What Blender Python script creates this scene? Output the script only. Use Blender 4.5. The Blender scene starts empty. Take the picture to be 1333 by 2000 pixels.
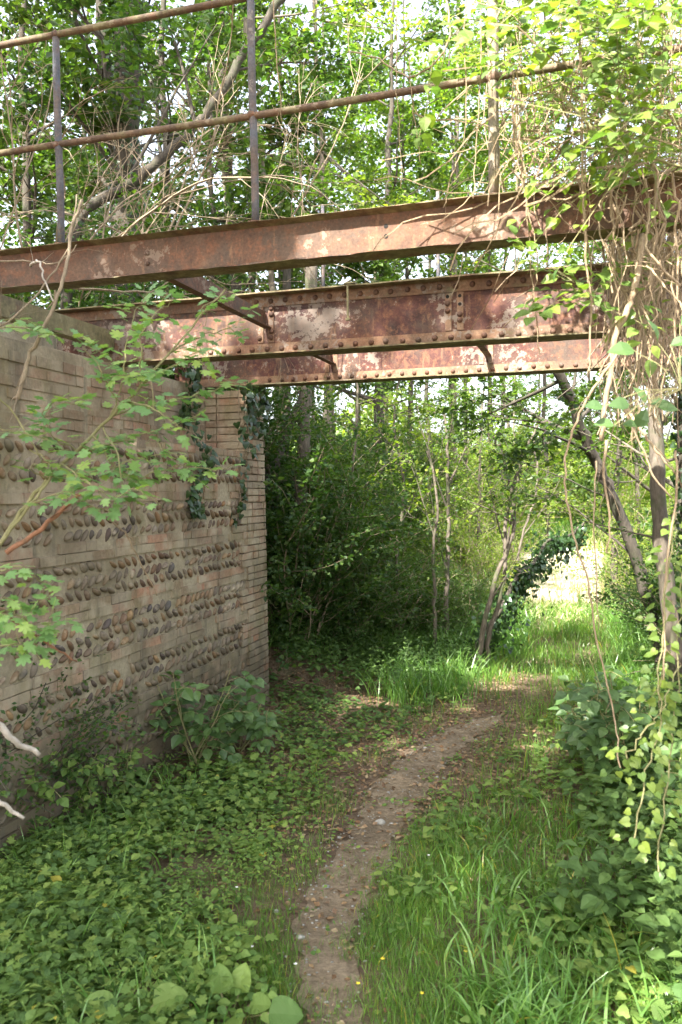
import bpy, math, random
import numpy as np
from mathutils import Vector, Matrix
R = math.radians
PI = math.pi
scn = bpy.context.scene
COL = scn.collection

# ------------------------------------------------------------------ camera, sky, sun, exposure
F_PX = 1600.0
CAMZ = 1.7
cam_d = bpy.data.cameras.new('camera')
cam = bpy.data.objects.new('camera', cam_d); COL.objects.link(cam); scn.camera = cam
cam_d.sensor_fit = 'VERTICAL'; cam_d.sensor_height = 36.0; cam_d.sensor_width = 24.0
cam_d.lens = 36.0 * F_PX / 2000.0
cam_d.clip_start = 0.05; cam_d.clip_end = 2000.0
PITCH = math.atan(41 / F_PX); ROLL = 0.009
fwd = Vector((0, math.cos(PITCH), -math.sin(PITCH)))
r0 = Vector((1, 0, 0)); u0 = r0.cross(fwd)
right = r0 * math.cos(ROLL) - u0 * math.sin(ROLL)
up = u0 * math.cos(ROLL) + r0 * math.sin(ROLL)
m = Matrix.Identity(4)
for i in range(3):
    m[i][0] = right[i]; m[i][1] = up[i]; m[i][2] = -fwd[i]
m[0][3], m[1][3], m[2][3] = 0, 0, CAMZ
cam.matrix_world = m
cam_d.dof.use_dof = True; cam_d.dof.focus_distance = 5.6; cam_d.dof.aperture_fstop = 4.0

SUN_DIR = Vector((-0.36, -0.56, 0.75)).normalized()
world = bpy.data.worlds.new('World'); scn.world = world; world.use_nodes = True
wn = world.node_tree; wn.nodes.clear()
sky = wn.nodes.new('ShaderNodeTexSky'); sky.sky_type = 'NISHITA'; sky.sun_disc = False
sky.sun_elevation = math.asin(SUN_DIR.z)
sky.sun_rotation = math.atan2(SUN_DIR.x, SUN_DIR.y)
sky.air_density = 1.0; sky.dust_density = 4.0; sky.ozone_density = 0.6
bg = wn.nodes.new('ShaderNodeBackground'); bg.inputs['Strength'].default_value = 0.15
wo = wn.nodes.new('ShaderNodeOutputWorld')
hs = wn.nodes.new('ShaderNodeHueSaturation'); hs.inputs['Saturation'].default_value = 0.48
wn.links.new(sky.outputs[0], hs.inputs['Color']); wn.links.new(hs.outputs[0], bg.inputs[0]); wn.links.new(bg.outputs[0], wo.inputs[0])
sun_d = bpy.data.lights.new('sun', 'SUN'); sun_d.energy = 4.4; sun_d.angle = R(0.6); sun_d.color = (1.0, 0.955, 0.88)
sun = bpy.data.objects.new('sun', sun_d); COL.objects.link(sun)
sun.rotation_euler = SUN_DIR.to_track_quat('Z', 'Y').to_euler()
scn.view_settings.view_transform = 'Standard'; scn.view_settings.look = 'None'
scn.view_settings.gamma = 1.0; scn.view_settings.exposure = 2.55
scn.render.engine = 'CYCLES'
cy = scn.cycles
cy.max_bounces = 7; cy.diffuse_bounces = 4; cy.glossy_bounces = 2; cy.transmission_bounces = 5; cy.transparent_max_bounces = 4
cy.caustics_reflective = False; cy.caustics_refractive = False
cy.sample_clamp_indirect = 4.0
cy.use_denoising = True
try: cy.denoiser = 'OPENIMAGEDENOISE'
except Exception: pass

# ------------------------------------------------------------------ geometry helpers
def at(px, py, d):
    x = (px - 666.5) / F_PX * d; y = -(py - 1000) / F_PX * d
    p = right * x + up * y + fwd * d
    return np.array((p.x, p.y, p.z + CAMZ))

CT, ST = math.cos(R(17)), math.sin(R(17))
def S(u, v, z):                                   # bridge frame: u along the beams, v along the wall
    return np.array((u * CT + v * ST, -u * ST + v * CT, z))
def Sarr(a):
    a = np.asarray(a, float)
    return np.stack((a[:, 0] * CT + a[:, 1] * ST, -a[:, 0] * ST + a[:, 1] * CT, a[:, 2]), 1)

def sm(x, a, b):
    t = np.clip((x - a) / (b - a), 0, 1); return t * t * (3 - 2 * t)

class MB:
    """collects geometry of one mesh"""
    def __init__(s): s.v = []; s.f = []; s.m = []; s.n = 0
    def add(s, verts, faces, mat=0):
        verts = np.asarray(verts, float).reshape(-1, 3)
        for f in faces:
            s.f.append(tuple(i + s.n for i in f)); s.m.append(mat)
        s.v.append(verts); s.n += len(verts)
    def box(s, lo, hi, mat=0, xf=None, jit=0.0, rng=None):
        x0, y0, z0 = lo; x1, y1, z1 = hi
        v = np.array([(x0,y0,z0),(x1,y0,z0),(x1,y1,z0),(x0,y1,z0),(x0,y0,z1),(x1,y0,z1),(x1,y1,z1),(x0,y1,z1)], float)
        if jit: v += rng.normal(0, jit, v.shape)
        if xf: v = xf(v)
        s.add(v, [(3,2,1,0),(4,5,6,7),(0,1,5,4),(1,2,6,5),(2,3,7,6),(3,0,4,7)], mat)
    def tube(s, pts, rad, k=6, mat=0, cap=True):
        P = np.asarray(pts, float); n = len(P)
        rad = np.broadcast_to(np.asarray(rad, float), (n,))
        T = np.gradient(P, axis=0); T /= np.linalg.norm(T, axis=1, keepdims=True) + 1e-9
        a = np.array((0, 0, 1.0)) if abs(T[0][2]) < .9 else np.array((1.0, 0, 0))
        N = np.cross(T, a); nn = np.linalg.norm(N, axis=1, keepdims=True); N = N / (nn + 1e-9)
        for i in range(1, n):
            v = N[i-1] - T[i] * np.dot(N[i-1], T[i]); l = np.linalg.norm(v)
            if l > 1e-6: N[i] = v / l
        B = np.cross(T, N)
        ang = np.arange(k) * 2 * PI / k
        V = P[:, None] + rad[:, None, None] * (N[:, None] * np.cos(ang)[None, :, None] + B[:, None] * np.sin(ang)[None, :, None])
        F = []
        for i in range(n - 1):
            for j in range(k):
                j2 = (j + 1) % k
                F.append((i*k+j, i*k+j2, (i+1)*k+j2, (i+1)*k+j))
        if cap: F.append(tuple(range(k))[::-1]); F.append(tuple((n-1)*k + j for j in range(k)))
        s.add(V.reshape(-1, 3), F, mat)
    def build(s, name, mats, parent=None, origin=None, smooth=False):
        V = np.concatenate(s.v)
        if not isinstance(mats, (list, tuple)): mats = [mats]
        loc = np.zeros(3)
        if parent is not None and origin is None: loc0 = np.array(parent['_o']) if '_o' in parent else np.zeros(3); V = V - loc0
        elif origin is not None: V = V - np.asarray(origin); loc = np.asarray(origin)
        ln = np.array([len(f) for f in s.f]); idx = np.fromiter((i for f in s.f for i in f), dtype=np.int32)
        me = raw_mesh(name, V, ln, idx, mats, np.array(s.m, dtype=np.int32), smooth)
        o = bpy.data.objects.new(name, me); COL.objects.link(o)
        if parent is not None: o.parent = parent
        o.location = loc
        return o

def raw_mesh(name, V, ln, idx, mats, midx=None, smooth=False):
    me = bpy.data.meshes.new(name)
    me.vertices.add(len(V)); me.vertices.foreach_set('co', np.ascontiguousarray(V, dtype=np.float32).ravel())
    me.loops.add(len(idx)); me.loops.foreach_set('vertex_index', np.ascontiguousarray(idx, dtype=np.int32))
    me.polygons.add(len(ln))
    st = np.concatenate(([0], np.cumsum(ln)[:-1])).astype(np.int32)
    me.polygons.foreach_set('loop_start', st)
    me.polygons.foreach_set('loop_total', np.asarray(ln, dtype=np.int32))
    for mt in mats: me.materials.append(mt)
    if midx is not None: me.polygons.foreach_set('material_index', midx)
    me.polygons.foreach_set('use_smooth', np.full(len(ln), smooth, dtype=bool))
    me.update(calc_edges=True)
    return me

def tag(o, label=None, cat=None, group=None, kind=None):
    if label: o['label'] = label
    if cat: o['category'] = cat
    if group: o['group'] = group
    if kind: o['kind'] = kind
    return o
def thing(name, loc, label, cat, group=None):
    o = bpy.data.objects.new(name, None); COL.objects.link(o)
    o.location = tuple(float(c) for c in loc); o.empty_display_size = .1
    o['_o'] = [float(c) for c in loc]
    return tag(o, label, cat, group)

def jiggle(P, n, amp, rng):
    """resample a polyline with n points per segment (Catmull-Rom) plus small wander"""
    P = np.asarray(P, float); Q = [P[0] * 2 - P[1]] + list(P) + [P[-1] * 2 - P[-2]]
    out = []
    for i in range(1, len(Q) - 2):
        for k in range(n):
            t = k / n
            out.append(.5 * ((2*Q[i]) + (-Q[i-1]+Q[i+1])*t + (2*Q[i-1]-5*Q[i]+4*Q[i+1]-Q[i+2])*t*t + (-Q[i-1]+3*Q[i]-3*Q[i+1]+Q[i+2])*t**3))
    out.append(P[-1]); out = np.array(out)
    if amp: out[1:] += rng.normal(0, amp, (len(out) - 1, 3))
    return out

# ------------------------------------------------------------------ leaves
def T_diamond():        # far leaf
    v = np.array([(0,0,0),(-.36,.45,.10),(0,1,0),(.36,.45,.10)]); return v, [(0,3,2,1)]
def T_ovate(w=.38, fold=.10, droop=.12):
    v = np.array([(0,0,0),(-w*.8,.22,fold),(-w,.5,fold),(-w*.55,.8,fold*.5-droop*.5),(0,1.05,-droop),(w*.55,.8,fold*.5-droop*.5),(w,.5,fold),(w*.8,.22,fold),(0,.45,0.02)])
    return v, [(0,8,2,1),(8,4,3,2),(0,7,6,8),(8,6,5,4)]
def T_heart():
    v = np.array([(0,0.08,0),(-.22,-.06,.05),(-.46,.1,.08),(-.48,.38,.07),(-.25,.72,0),(0,1.02,-.12),(.25,.72,0),(.48,.38,.07),(.46,.1,.08),(.22,-.06,.05),(0,.45,.0)])
    return v, [(0,10,2,1),(10,4,3,2),(10,5,4),(0,9,8,10),(10,8,7,6),(10,6,5)]
def T_maple(droop=.15):
    pts = [(0,0),(-.30,.02),(-.22,.17),(-.52,.26),(-.50,.42),(-.27,.44),(-.40,.72),(-.24,.78),(-.13,.70),(-.10,.92),(0,1.0),(.10,.92),(.13,.70),(.24,.78),(.40,.72),(.27,.44),(.50,.42),(.52,.26),(.22,.17),(.30,.02)]
    v = [(x, y, -droop * (x*x*1.6 + max(0, y-.4)**2) + .06 * abs(x)) for x, y in pts]
    v.append((0, .36, 0)); c = len(pts)
    f = [(0,c,2,1),(2,c,5,4,3),(5,c,8,7,6),(8,c,10,9),(c,12,11,10),(c,15,14,13,12),(c,18,17,16,15),(c,0,19,18)]
    return np.array(v), f
def T_ivy():
    pts = [(0,0.05),(-.25,-.08),(-.5,.12),(-.36,.36),(-.30,.6),(0,1.0),(.30,.6),(.36,.36),(.5,.12),(.25,-.08)]
    v = [(x, y, -.1*y*y) for x, y in pts]; v.append((0,.35,.03)); c = len(pts)
    return np.array(v), [(0,c,2,1),(2,c,4,3),(c,5,4),(c,6,5),(c,8,7,6),(c,0,9,8)]
def T_dock():
    V = []; F = []; ny, nx = 9, 6
    for j in range(ny + 1):
        t = j / ny; w = .46 * math.sin(PI * min(1, t * .93 + .07) ** .8) ** .6 if 0 < j < ny else (.12 if j == 0 else .03)
        for i in range(nx + 1):
            q = i / nx * 2 - 1
            V.append((q * w, t, .13 * abs(q) ** 1.3 * w * 2 - .22 * t * t + .018 * math.sin(t * 24 + abs(q) * 5) * abs(q)))
    for j in range(ny):
        for i in range(nx): a = j * (nx + 1) + i; F.append((a, a + 1, a + nx + 2, a + nx + 1))
    return np.array(V), F
TPL = {'dock': T_dock(), 'diamond': T_diamond(), 'ovate': T_ovate(), 'narrow': T_ovate(.17, .05, .25), 'heart': T_heart(), 'maple': T_maple(), 'ivy': T_ivy(), 'round': T_ovate(.52, .06, .02)}

def leaf_arrays(kind, pos, ydir, normal, size):
    tv, tf = TPL[kind]
    pos = np.asarray(pos, float); N = len(pos)
    Y = ydir / (np.linalg.norm(ydir, axis=1, keepdims=True) + 1e-9)
    Z = normal - Y * np.sum(normal * Y, 1, keepdims=True); Z /= np.linalg.norm(Z, axis=1, keepdims=True) + 1e-9
    X = np.cross(Y, Z)
    sz = np.broadcast_to(np.asarray(size, float), (N,))[:, None, None]
    V = pos[:, None] + sz * (X[:, None] * tv[None, :, 0:1] + Y[:, None] * tv[None, :, 1:2] + Z[:, None] * tv[None, :, 2:3])
    k = len(tv); ln0 = np.array([len(f) for f in tf]); id0 = np.array([i for f in tf for i in f])
    idx = (id0[None] + (np.arange(N) * k)[:, None]).ravel()
    return V.reshape(-1, 3), np.tile(ln0, N), idx

class LB:
    """collects leaves/blades of one mesh"""
    def __init__(s): s.V = []; s.L = []; s.I = []; s.M = []; s.n = 0
    def put(s, V, L, I, mat=0):
        s.V.append(V); s.L.append(L); s.I.append(I + s.n); s.M.append(np.full(len(L), mat, np.int32)); s.n += len(V)
    def leaves(s, kind, pos, ydir, normal, size, mat=0):
        if len(pos): s.put(*leaf_arrays(kind, pos, ydir, normal, size), mat=mat)
    def blades(s, base, lean_dir, length, width, lean, seg=4, mat=0):
        """arching grass blades: base Nx3, lean_dir Nx2 unit, lean 0..1.5 (bend)"""
        base = np.asarray(base); N = len(base)
        if N == 0: return
        t = np.linspace(0, 1, seg + 1)
        ang = lean[:, None] * t[None] ** 1.3 * 1.25
        dl = length[:, None] / seg
        h = np.cumsum(np.cos(ang) * dl, 1) - np.cos(ang[:, :1]) * dl
        r = np.cumsum(np.sin(ang) * dl, 1) - np.sin(ang[:, :1]) * dl
        C = base[:, None] + np.stack((lean_dir[:, 0:1] * r, lean_dir[:, 1:2] * r, h), 2)
        tw = np.random.RandomState(N).uniform(-1.2, 1.2, N)
        sx = -lean_dir[:, 1] * np.cos(tw) - lean_dir[:, 0] * np.sin(tw); sy = lean_dir[:, 0] * np.cos(tw) - lean_dir[:, 1] * np.sin(tw)
        side = np.stack((sx, sy, np.zeros(N)), 1)
        w = (width[:, None] * (1 - t[None] ** 2.2) * (.55 + .9 * np.minimum(t[None] * 3, 1) * .5))[:, :, None]
        Lf = C - side[:, None] * w * .5; Rt = C + side[:, None] * w * .5
        V = np.stack((Lf[:, :-1], Rt[:, :-1]), 2).reshape(N, -1, 3)
        V = np.concatenate((V, C[:, -1:]), 1); k = V.shape[1]
        f = [];
        for i in range(seg - 1): f.append((2*i, 2*i+1, 2*i+3, 2*i+2))
        f.append((2*seg-2, 2*seg-1, 2*seg))
        ln0 = np.array([len(a) for a in f]); id0 = np.array([i for a in f for i in a])
        s.put(V.reshape(-1, 3), np.tile(ln0, N), (id0[None] + (np.arange(N) * k)[:, None]).ravel(), mat)
    def mesh(s, name, mats, origin=(0, 0, 0)):
        if not isinstance(mats, (list, tuple)): mats = [mats]
        V = np.concatenate(s.V) - np.asarray(origin)
        return raw_mesh(name, V, np.concatenate(s.L), np.concatenate(s.I), mats, np.concatenate(s.M))
    def build(s, name, mats, parent=None):
        org = np.array(parent['_o']) if parent is not None else np.zeros(3)
        o = bpy.data.objects.new(name, s.mesh(name, mats, org)); COL.objects.link(o)
        if parent is not None: o.parent = parent
        return o

# ------------------------------------------------------------------ materials
def newmat(name):
    mt = bpy.data.materials.new(name); mt.use_nodes = True
    nt = mt.node_tree; nt.nodes.clear()
    out = nt.nodes.new('ShaderNodeOutputMaterial')
    return mt, nt, out
def nd(nt, t, **kw):
    n = nt.nodes.new(t)
    for k, v in kw.items(): setattr(n, k, v)
    return n
def ramp(nt, src, stops, interp='LINEAR'):
    r = nd(nt, 'ShaderNodeValToRGB'); r.color_ramp.interpolation = interp
    e = r.color_ramp.elements
    while len(e) < len(stops): e.new(.5)
    for el, (p, c) in zip(e, stops): el.position = p; el.color = (*c, 1) if len(c) == 3 else c
    nt.links.new(src, r.inputs[0]); return r.outputs[0]
def noise(nt, vec, scale, detail=6, rough=.6, dist=0.0):
    n = nd(nt, 'ShaderNodeTexNoise'); n.inputs['Scale'].default_value = scale; n.inputs['Detail'].default_value = detail
    n.inputs['Roughness'].default_value = rough; n.inputs['Distortion'].default_value = dist
    if vec is not None: nt.links.new(vec, n.inputs['Vector'])
    return n.outputs['Fac']
def mix(nt, fac, a, b, blend='MIX'):
    mx = nd(nt, 'ShaderNodeMix', data_type='RGBA', blend_type=blend)
    for sock, val in ((mx.inputs[0], fac), (mx.inputs[6], a), (mx.inputs[7], b)):
        if isinstance(val, (int, float)): sock.default_value = val
        elif isinstance(val, tuple): sock.default_value = (*val, 1)
        else: nt.links.new(val, sock)
    return mx.outputs[2]
def pos_of(nt): return nd(nt, 'ShaderNodeNewGeometry').outputs['Position']
def bump(nt, h, strength=.5, dist=.01):
    b = nd(nt, 'ShaderNodeBump'); b.inputs['Strength'].default_value = strength; b.inputs['Distance'].default_value = dist
    nt.links.new(h, b.inputs['Height']); return b.outputs[0]

def leaf_mat(name, cols, trans=None, tfac=.45, rough=.42, spec=.4, yellow=0.0):
    mt, nt, out = newmat(name)
    g = nd(nt, 'ShaderNodeNewGeometry'); rnd = g.outputs['Random Per Island']
    n = len(cols)
    base = ramp(nt, rnd, [(i / (n - 1), c) for i, c in enumerate(cols)])
    nz = noise(nt, g.outputs['Position'], 1.7, 2)
    base = mix(nt, .55, base, ramp(nt, nz, [(.3, (.55, .6, .5)), (.7, (1.25, 1.2, 1.1))]), 'MULTIPLY')
    if yellow:
        gt = nd(nt, 'ShaderNodeMath', operation='MULTIPLY'); gt.inputs[1].default_value = 37.7; nt.links.new(rnd, gt.inputs[0])
        fr = nd(nt, 'ShaderNodeMath', operation='FRACT'); nt.links.new(gt.outputs[0], fr.inputs[0])
        lt = nd(nt, 'ShaderNodeMath', operation='LESS_THAN'); lt.inputs[1].default_value = yellow; nt.links.new(fr.outputs[0], lt.inputs[0])
        base = mix(nt, lt.outputs[0], base, (.34, .30, .05))
    p = nd(nt, 'ShaderNodeBsdfPrincipled'); nt.links.new(base, p.inputs['Base Color'])
    p.inputs['Roughness'].default_value = rough; p.inputs['Specular IOR Level'].default_value = spec
    tr = nd(nt, 'ShaderNodeBsdfTranslucent')
    nt.links.new(mix(nt, 1.0, base, trans or (1.7, 1.9, .7), 'MULTIPLY'), tr.inputs[0])
    ms = nd(nt, 'ShaderNodeMixShader'); ms.inputs[0].default_value = tfac
    nt.links.new(p.outputs[0], ms.inputs[1]); nt.links.new(tr.outputs[0], ms.inputs[2]); nt.links.new(ms.outputs[0], out.inputs[0])
    return mt
G = lambda *a: tuple(a)
M = {}
M['leaf_wood'] = leaf_mat('leaf_wood', [(.034,.068,.017),(.048,.09,.02),(.07,.12,.024),(.10,.15,.028)])
M['leaf_mid'] = leaf_mat('leaf_mid', [(.055,.11,.022),(.08,.145,.027),(.115,.18,.03),(.15,.205,.034)], tfac=.48)
M['leaf_deep'] = leaf_mat('leaf_deep', [(.032,.072,.022),(.045,.095,.025),(.062,.115,.027),(.085,.135,.028)])
M['leaf_pale'] = leaf_mat('leaf_pale', [(.10,.17,.03),(.135,.205,.035),(.175,.235,.038),(.21,.25,.04)], tfac=.5)
M['leaf_maple'] = leaf_mat('leaf_maple', [(.17,.30,.12),(.20,.34,.13),(.25,.38,.14),(.33,.43,.10)], tfac=.4, trans=(1.15,1.35,.75))
M['leaf_vine'] = leaf_mat('leaf_vine', [(.12,.20,.045),(.16,.24,.05),(.22,.29,.05),(.09,.17,.05)], tfac=.45, trans=(1.4,1.5,.6))
M['leaf_ivy'] = leaf_mat('leaf_ivy', [(.018,.045,.016),(.028,.062,.02),(.04,.085,.025)], tfac=.12, rough=.3, spec=.5)
M['leaf_elder'] = leaf_mat('leaf_elder', [(.065,.125,.045),(.085,.155,.05),(.11,.18,.06)], tfac=.3)
M['herb'] = leaf_mat('herb', [(.09,.165,.045),(.125,.21,.055),(.17,.255,.065),(.22,.29,.075)], tfac=.35, yellow=.004, rough=.55, spec=.25)
M['herb_dark'] = leaf_mat('herb_dark', [(.06,.115,.036),(.082,.145,.042),(.115,.185,.05)], tfac=.3, rough=.55, spec=.25)
M['grass'] = leaf_mat('grass', [(.07,.17,.03),(.10,.21,.035),(.14,.25,.04),(.17,.27,.05)], tfac=.35, rough=.35, yellow=.03)
M['grass_tall'] = leaf_mat('grass_tall', [(.09,.20,.045),(.13,.26,.055),(.18,.31,.07)], tfac=.35, rough=.3, spec=.5, yellow=.015)
M['grass_dry'] = leaf_mat('grass_dry', [(.32,.25,.12),(.42,.35,.18),(.25,.19,.09)], tfac=.3, trans=(1.1,1.1,.9))

M['meadow_sunlit'] = leaf_mat('meadow_sunlit', [(.52,.55,.27),(.62,.62,.36),(.46,.52,.23)], tfac=.25, trans=(1.1,1.1,.8))  # clearing grass: glare of the sun put into the pale blade colour
def bark_mat(name, a, b, moss=None, scale=9):
    mt, nt, out = newmat(name); P = pos_of(nt)
    mp = nd(nt, 'ShaderNodeMapping'); mp.inputs['Scale'].default_value = (1, 1, .25); nt.links.new(P, mp.inputs[0])
    f = noise(nt, mp.outputs[0], scale * 4, 8, .7)
    c = ramp(nt, f, [(.32, a), (.68, b)])
    if moss: c = mix(nt, ramp(nt, noise(nt, P, scale * .6, 5), [(.5, (0,0,0)), (.66, (.8,.8,.8))]), c, moss)
    p = nd(nt, 'ShaderNodeBsdfPrincipled'); nt.links.new(c, p.inputs['Base Color']); p.inputs['Roughness'].default_value = .9
    nt.links.new(bump(nt, f, .7, .012), p.inputs['Normal']); nt.links.new(p.outputs[0], out.inputs[0]); return mt
M['bark'] = bark_mat('bark', (.06,.048,.035), (.17,.14,.105), (.07,.085,.035))
M['bark_pale'] = bark_mat('bark_pale', (.09,.075,.055), (.22,.185,.14), (.10,.11,.05))
M['bark_dark'] = bark_mat('bark_dark', (.03,.024,.018), (.09,.075,.055), (.04,.05,.02))
M['twig'] = bark_mat('twig', (.16,.12,.075), (.34,.27,.18), None, 14)
M['twig_green'] = bark_mat('twig_green', (.16,.15,.06), (.28,.26,.12), None, 14)
M['vine_dry'] = bark_mat('vine_dry', (.17,.115,.065), (.42,.32,.20), None, 16)
M['dead_wood'] = bark_mat('dead_wood', (.40,.35,.29), (.62,.56,.48), (.2,.18,.14), 14)
M['dead_red'] = bark_mat('dead_red', (.16,.09,.05), (.34,.15,.08), None, 14)

def rust_mat(name, paint=.5, lichen=.0, ov=.75, base=None, pale=(.31,.275,.23)):
    mt, nt, out = newmat(name); P = pos_of(nt)
    tc = P
    n1 = noise(nt, tc, 5, 9, .68, .3); n2 = noise(nt, tc, 22, 8, .7); n3 = noise(nt, tc, 2.2, 5, .55)
    mp = nd(nt, 'ShaderNodeMapping'); mp.inputs['Scale'].default_value = (2.5, 2.5, .35); nt.links.new(P, mp.inputs[0])
    n4 = noise(nt, mp.outputs[0], 9, 7, .7, .2)
    b = base or [(.32, (.034,.016,.015)), (.47, (.070,.027,.023)), (.6, (.105,.042,.031)), (.78, (.16,.066,.040))]
    c = ramp(nt, n1, b)
    n5 = noise(nt, tc, 75, 6, .7); n6 = noise(nt, tc, 3.1, 6, .65, .4)
    c = mix(nt, ramp(nt, n6, [(.44, (0,0,0)), (.62, (.8,.8,.8))]), c, (.095,.070,.052))
    c = mix(nt, ramp(nt, n2, [(.47, (0,0,0)), (.62, (ov,ov,ov))]), c, (.19,.085,.045))
    c = mix(nt, ramp(nt, n4, [(.58, (0,0,0)), (.66, (ov,ov,ov))]), c, (.22,.125,.07))
    c = mix(nt, .75, c, ramp(nt, n5, [(.32, (.6,.6,.6)), (.66, (1.3,1.3,1.3))]), 'MULTIPLY')
    c = mix(nt, ramp(nt, n5, [(.66, (0,0,0)), (.72, (ov,ov,ov))]), c, (.36,.24,.13))
    # surviving paint: flakes with hard edges
    comb = nd(nt, 'ShaderNodeMath', operation='ADD'); nt.links.new(n3, comb.inputs[0])
    mm = nd(nt, 'ShaderNodeMath', operation='MULTIPLY'); mm.inputs[1].default_value = 1.15; nt.links.new(n2, mm.inputs[0]); nt.links.new(mm.outputs[0], comb.inputs[1])
    hf = nd(nt, 'ShaderNodeMath', operation='MULTIPLY'); hf.inputs[1].default_value = .5; nt.links.new(comb.outputs[0], hf.inputs[0])
    pm = ramp(nt, hf.outputs[0], [(.642 - .065 * paint, (0,0,0)), (.650 - .065 * paint, (.72,.72,.72))])
    c = mix(nt, pm, c, ramp(nt, n1, [(.3, (pale[0]*.55, pale[1]*.5, pale[2]*.5)), (.7, pale)]))
    if lichen:
        lm = ramp(nt, noise(nt, tc, 7, 8, .75), [(.62 - .25 * lichen, (0,0,0)), (.70 - .2 * lichen, (.85,.85,.85))])
        c = mix(nt, lm, c, ramp(nt, n2, [(.35, (.10,.09,.045)), (.65, (.26,.23,.12))]))
    p = nd(nt, 'ShaderNodeBsdfPrincipled'); nt.links.new(c, p.inputs['Base Color'])
    p.inputs['Roughness'].default_value = .78; p.inputs['Specular IOR Level'].default_value = .35
    nt.links.new(bump(nt, n2, .55, .004), p.inputs['Normal']); nt.links.new(p.outputs[0], out.inputs[0]); return mt
RB = [(.3, (.060,.034,.024)), (.45, (.105,.057,.037)), (.6, (.15,.086,.053)), (.78, (.22,.145,.09))]
M['rust_beam'] = rust_mat('rust_beam', .35, 0, base=RB, pale=(.30,.24,.18))
M['rust_web'] = rust_mat('rust_web', .9)
M['rust_flange'] = rust_mat('rust_flange', .8, .25, base=[(.3, (.13,.075,.05)), (.5, (.24,.135,.08)), (.75, (.34,.23,.15))], ov=.6)
M['rust_edge'] = rust_mat('rust_edge', .4, .9, base=RB)
M['rust_rivet'] = rust_mat('rust_rivet', .0, 0, base=[(.3, (.05,.027,.020)), (.5, (.10,.050,.034)), (.75, (.16,.08,.05))], ov=.4)
M['rust_dark'] = rust_mat('rust_dark', .2, .45, base=[(.3, (.035,.02,.015)), (.5, (.07,.04,.028)), (.75, (.13,.075,.05))])
M['rail_steel'] = rust_mat('rail_steel', .2, .1, .22, base=[(.3, (.05,.055,.07)), (.5, (.10,.11,.13)), (.62, (.12,.105,.10)), (.75, (.20,.13,.09))], pale=(.30,.28,.24))
M['rail_pipe'] = rust_mat('rail_pipe', .3, .5, .4, base=[(.3, (.06,.04,.03)), (.5, (.13,.085,.055)), (.75, (.26,.18,.11))], pale=(.33,.28,.2))
M['rail_pale'] = rust_mat('rail_pale', .3, .5, .3, base=[(.3, (.22,.20,.15)), (.5, (.31,.28,.22)), (.75, (.38,.35,.28))])
M['timber_moss'] = rust_mat('timber_moss', .1, .95, base=[(.3, (.10,.09,.04)), (.5, (.17,.15,.07)), (.75, (.24,.21,.10))], ov=.3)

def masonry(name, cols, per_island=True, moss=.5, smear=.5, rough=.92, bmp=.6):
    mt, nt, out = newmat(name); P = pos_of(nt)
    g = nd(nt, 'ShaderNodeNewGeometry')
    n = len(cols)
    src = g.outputs['Random Per Island'] if per_island else noise(nt, P, 3, 5)
    c = ramp(nt, src, [(i / (n - 1), k) for i, k in enumerate(cols)])
    n2 = noise(nt, P, 45, 8, .75); n1 = noise(nt, P, 6, 8, .65); n3 = noise(nt, P, 1.6, 6, .6)
    c = mix(nt, .7, c, ramp(nt, n2, [(.3, (.55,.55,.55)), (.7, (1.35,1.35,1.35))]), 'MULTIPLY')
    if smear: c = mix(nt, ramp(nt, n1, [(.56 - .14 * smear, (0,0,0)), (.66 - .1 * smear, (.85,.85,.85))]), c, (.42,.36,.26))
    if moss:
        mp = nd(nt, 'ShaderNodeMapping'); mp.inputs['Scale'].default_value = (1.6, 1.6, .7); nt.links.new(P, mp.inputs[0])
        mz = noise(nt, mp.outputs[0], 2.0, 8, .7)
        c = mix(nt, ramp(nt, mz, [(.60 - .16 * moss, (0,0,0)), (.78 - .12 * moss, (.8,.8,.8))]), c, ramp(nt, n2, [(.3, (.09,.085,.03)), (.7, (.20,.185,.065))]))
        c = mix(nt, ramp(nt, n3, [(.42, (0,0,0)), (.62, (.62,.62,.62))]), c, (.17,.14,.09))
    if moss:    # damp, earth-splashed foot and green algae patches
        sp = nd(nt, 'ShaderNodeSeparateXYZ'); nt.links.new(P, sp.inputs[0])
        ad = nd(nt, 'ShaderNodeMath', operation='MULTIPLY_ADD'); ad.inputs[1].default_value = -1.5; ad.inputs[2].default_value = .55; nt.links.new(n1, ad.inputs[0])
        sb = nd(nt, 'ShaderNodeMath', operation='ADD'); nt.links.new(sp.outputs['Z'], sb.inputs[0]); nt.links.new(ad.outputs[0], sb.inputs[1])
        c = mix(nt, ramp(nt, sb.outputs[0], [(0.0, (.75,.75,.75)), (.42, (0,0,0))]), c, (.085,.068,.042))
        st = nd(nt, 'ShaderNodeMapping'); st.inputs['Scale'].default_value = (3.2, 3.2, .5); nt.links.new(P, st.inputs[0])
        c = mix(nt, ramp(nt, noise(nt, st.outputs[0], 2.2, 7, .65), [(.54, (0,0,0)), (.68, (.6,.6,.6))]), c, (.10,.092,.07))
    p = nd(nt, 'ShaderNodeBsdfPrincipled'); nt.links.new(c, p.inputs['Base Color']); p.inputs['Roughness'].default_value = rough
    p.inputs['Specular IOR Level'].default_value = .25
    a = nd(nt, 'ShaderNodeMath', operation='ADD'); nt.links.new(n2, a.inputs[0]); nt.links.new(n1, a.inputs[1])
    nt.links.new(bump(nt, a.outputs[0], bmp, .008), p.inputs['Normal']); nt.links.new(p.outputs[0], out.inputs[0]); return mt
M['mortar'] = masonry('mortar', [(.32,.27,.185), (.48,.415,.295)], False, .38, 0, bmp=.9)
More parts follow.
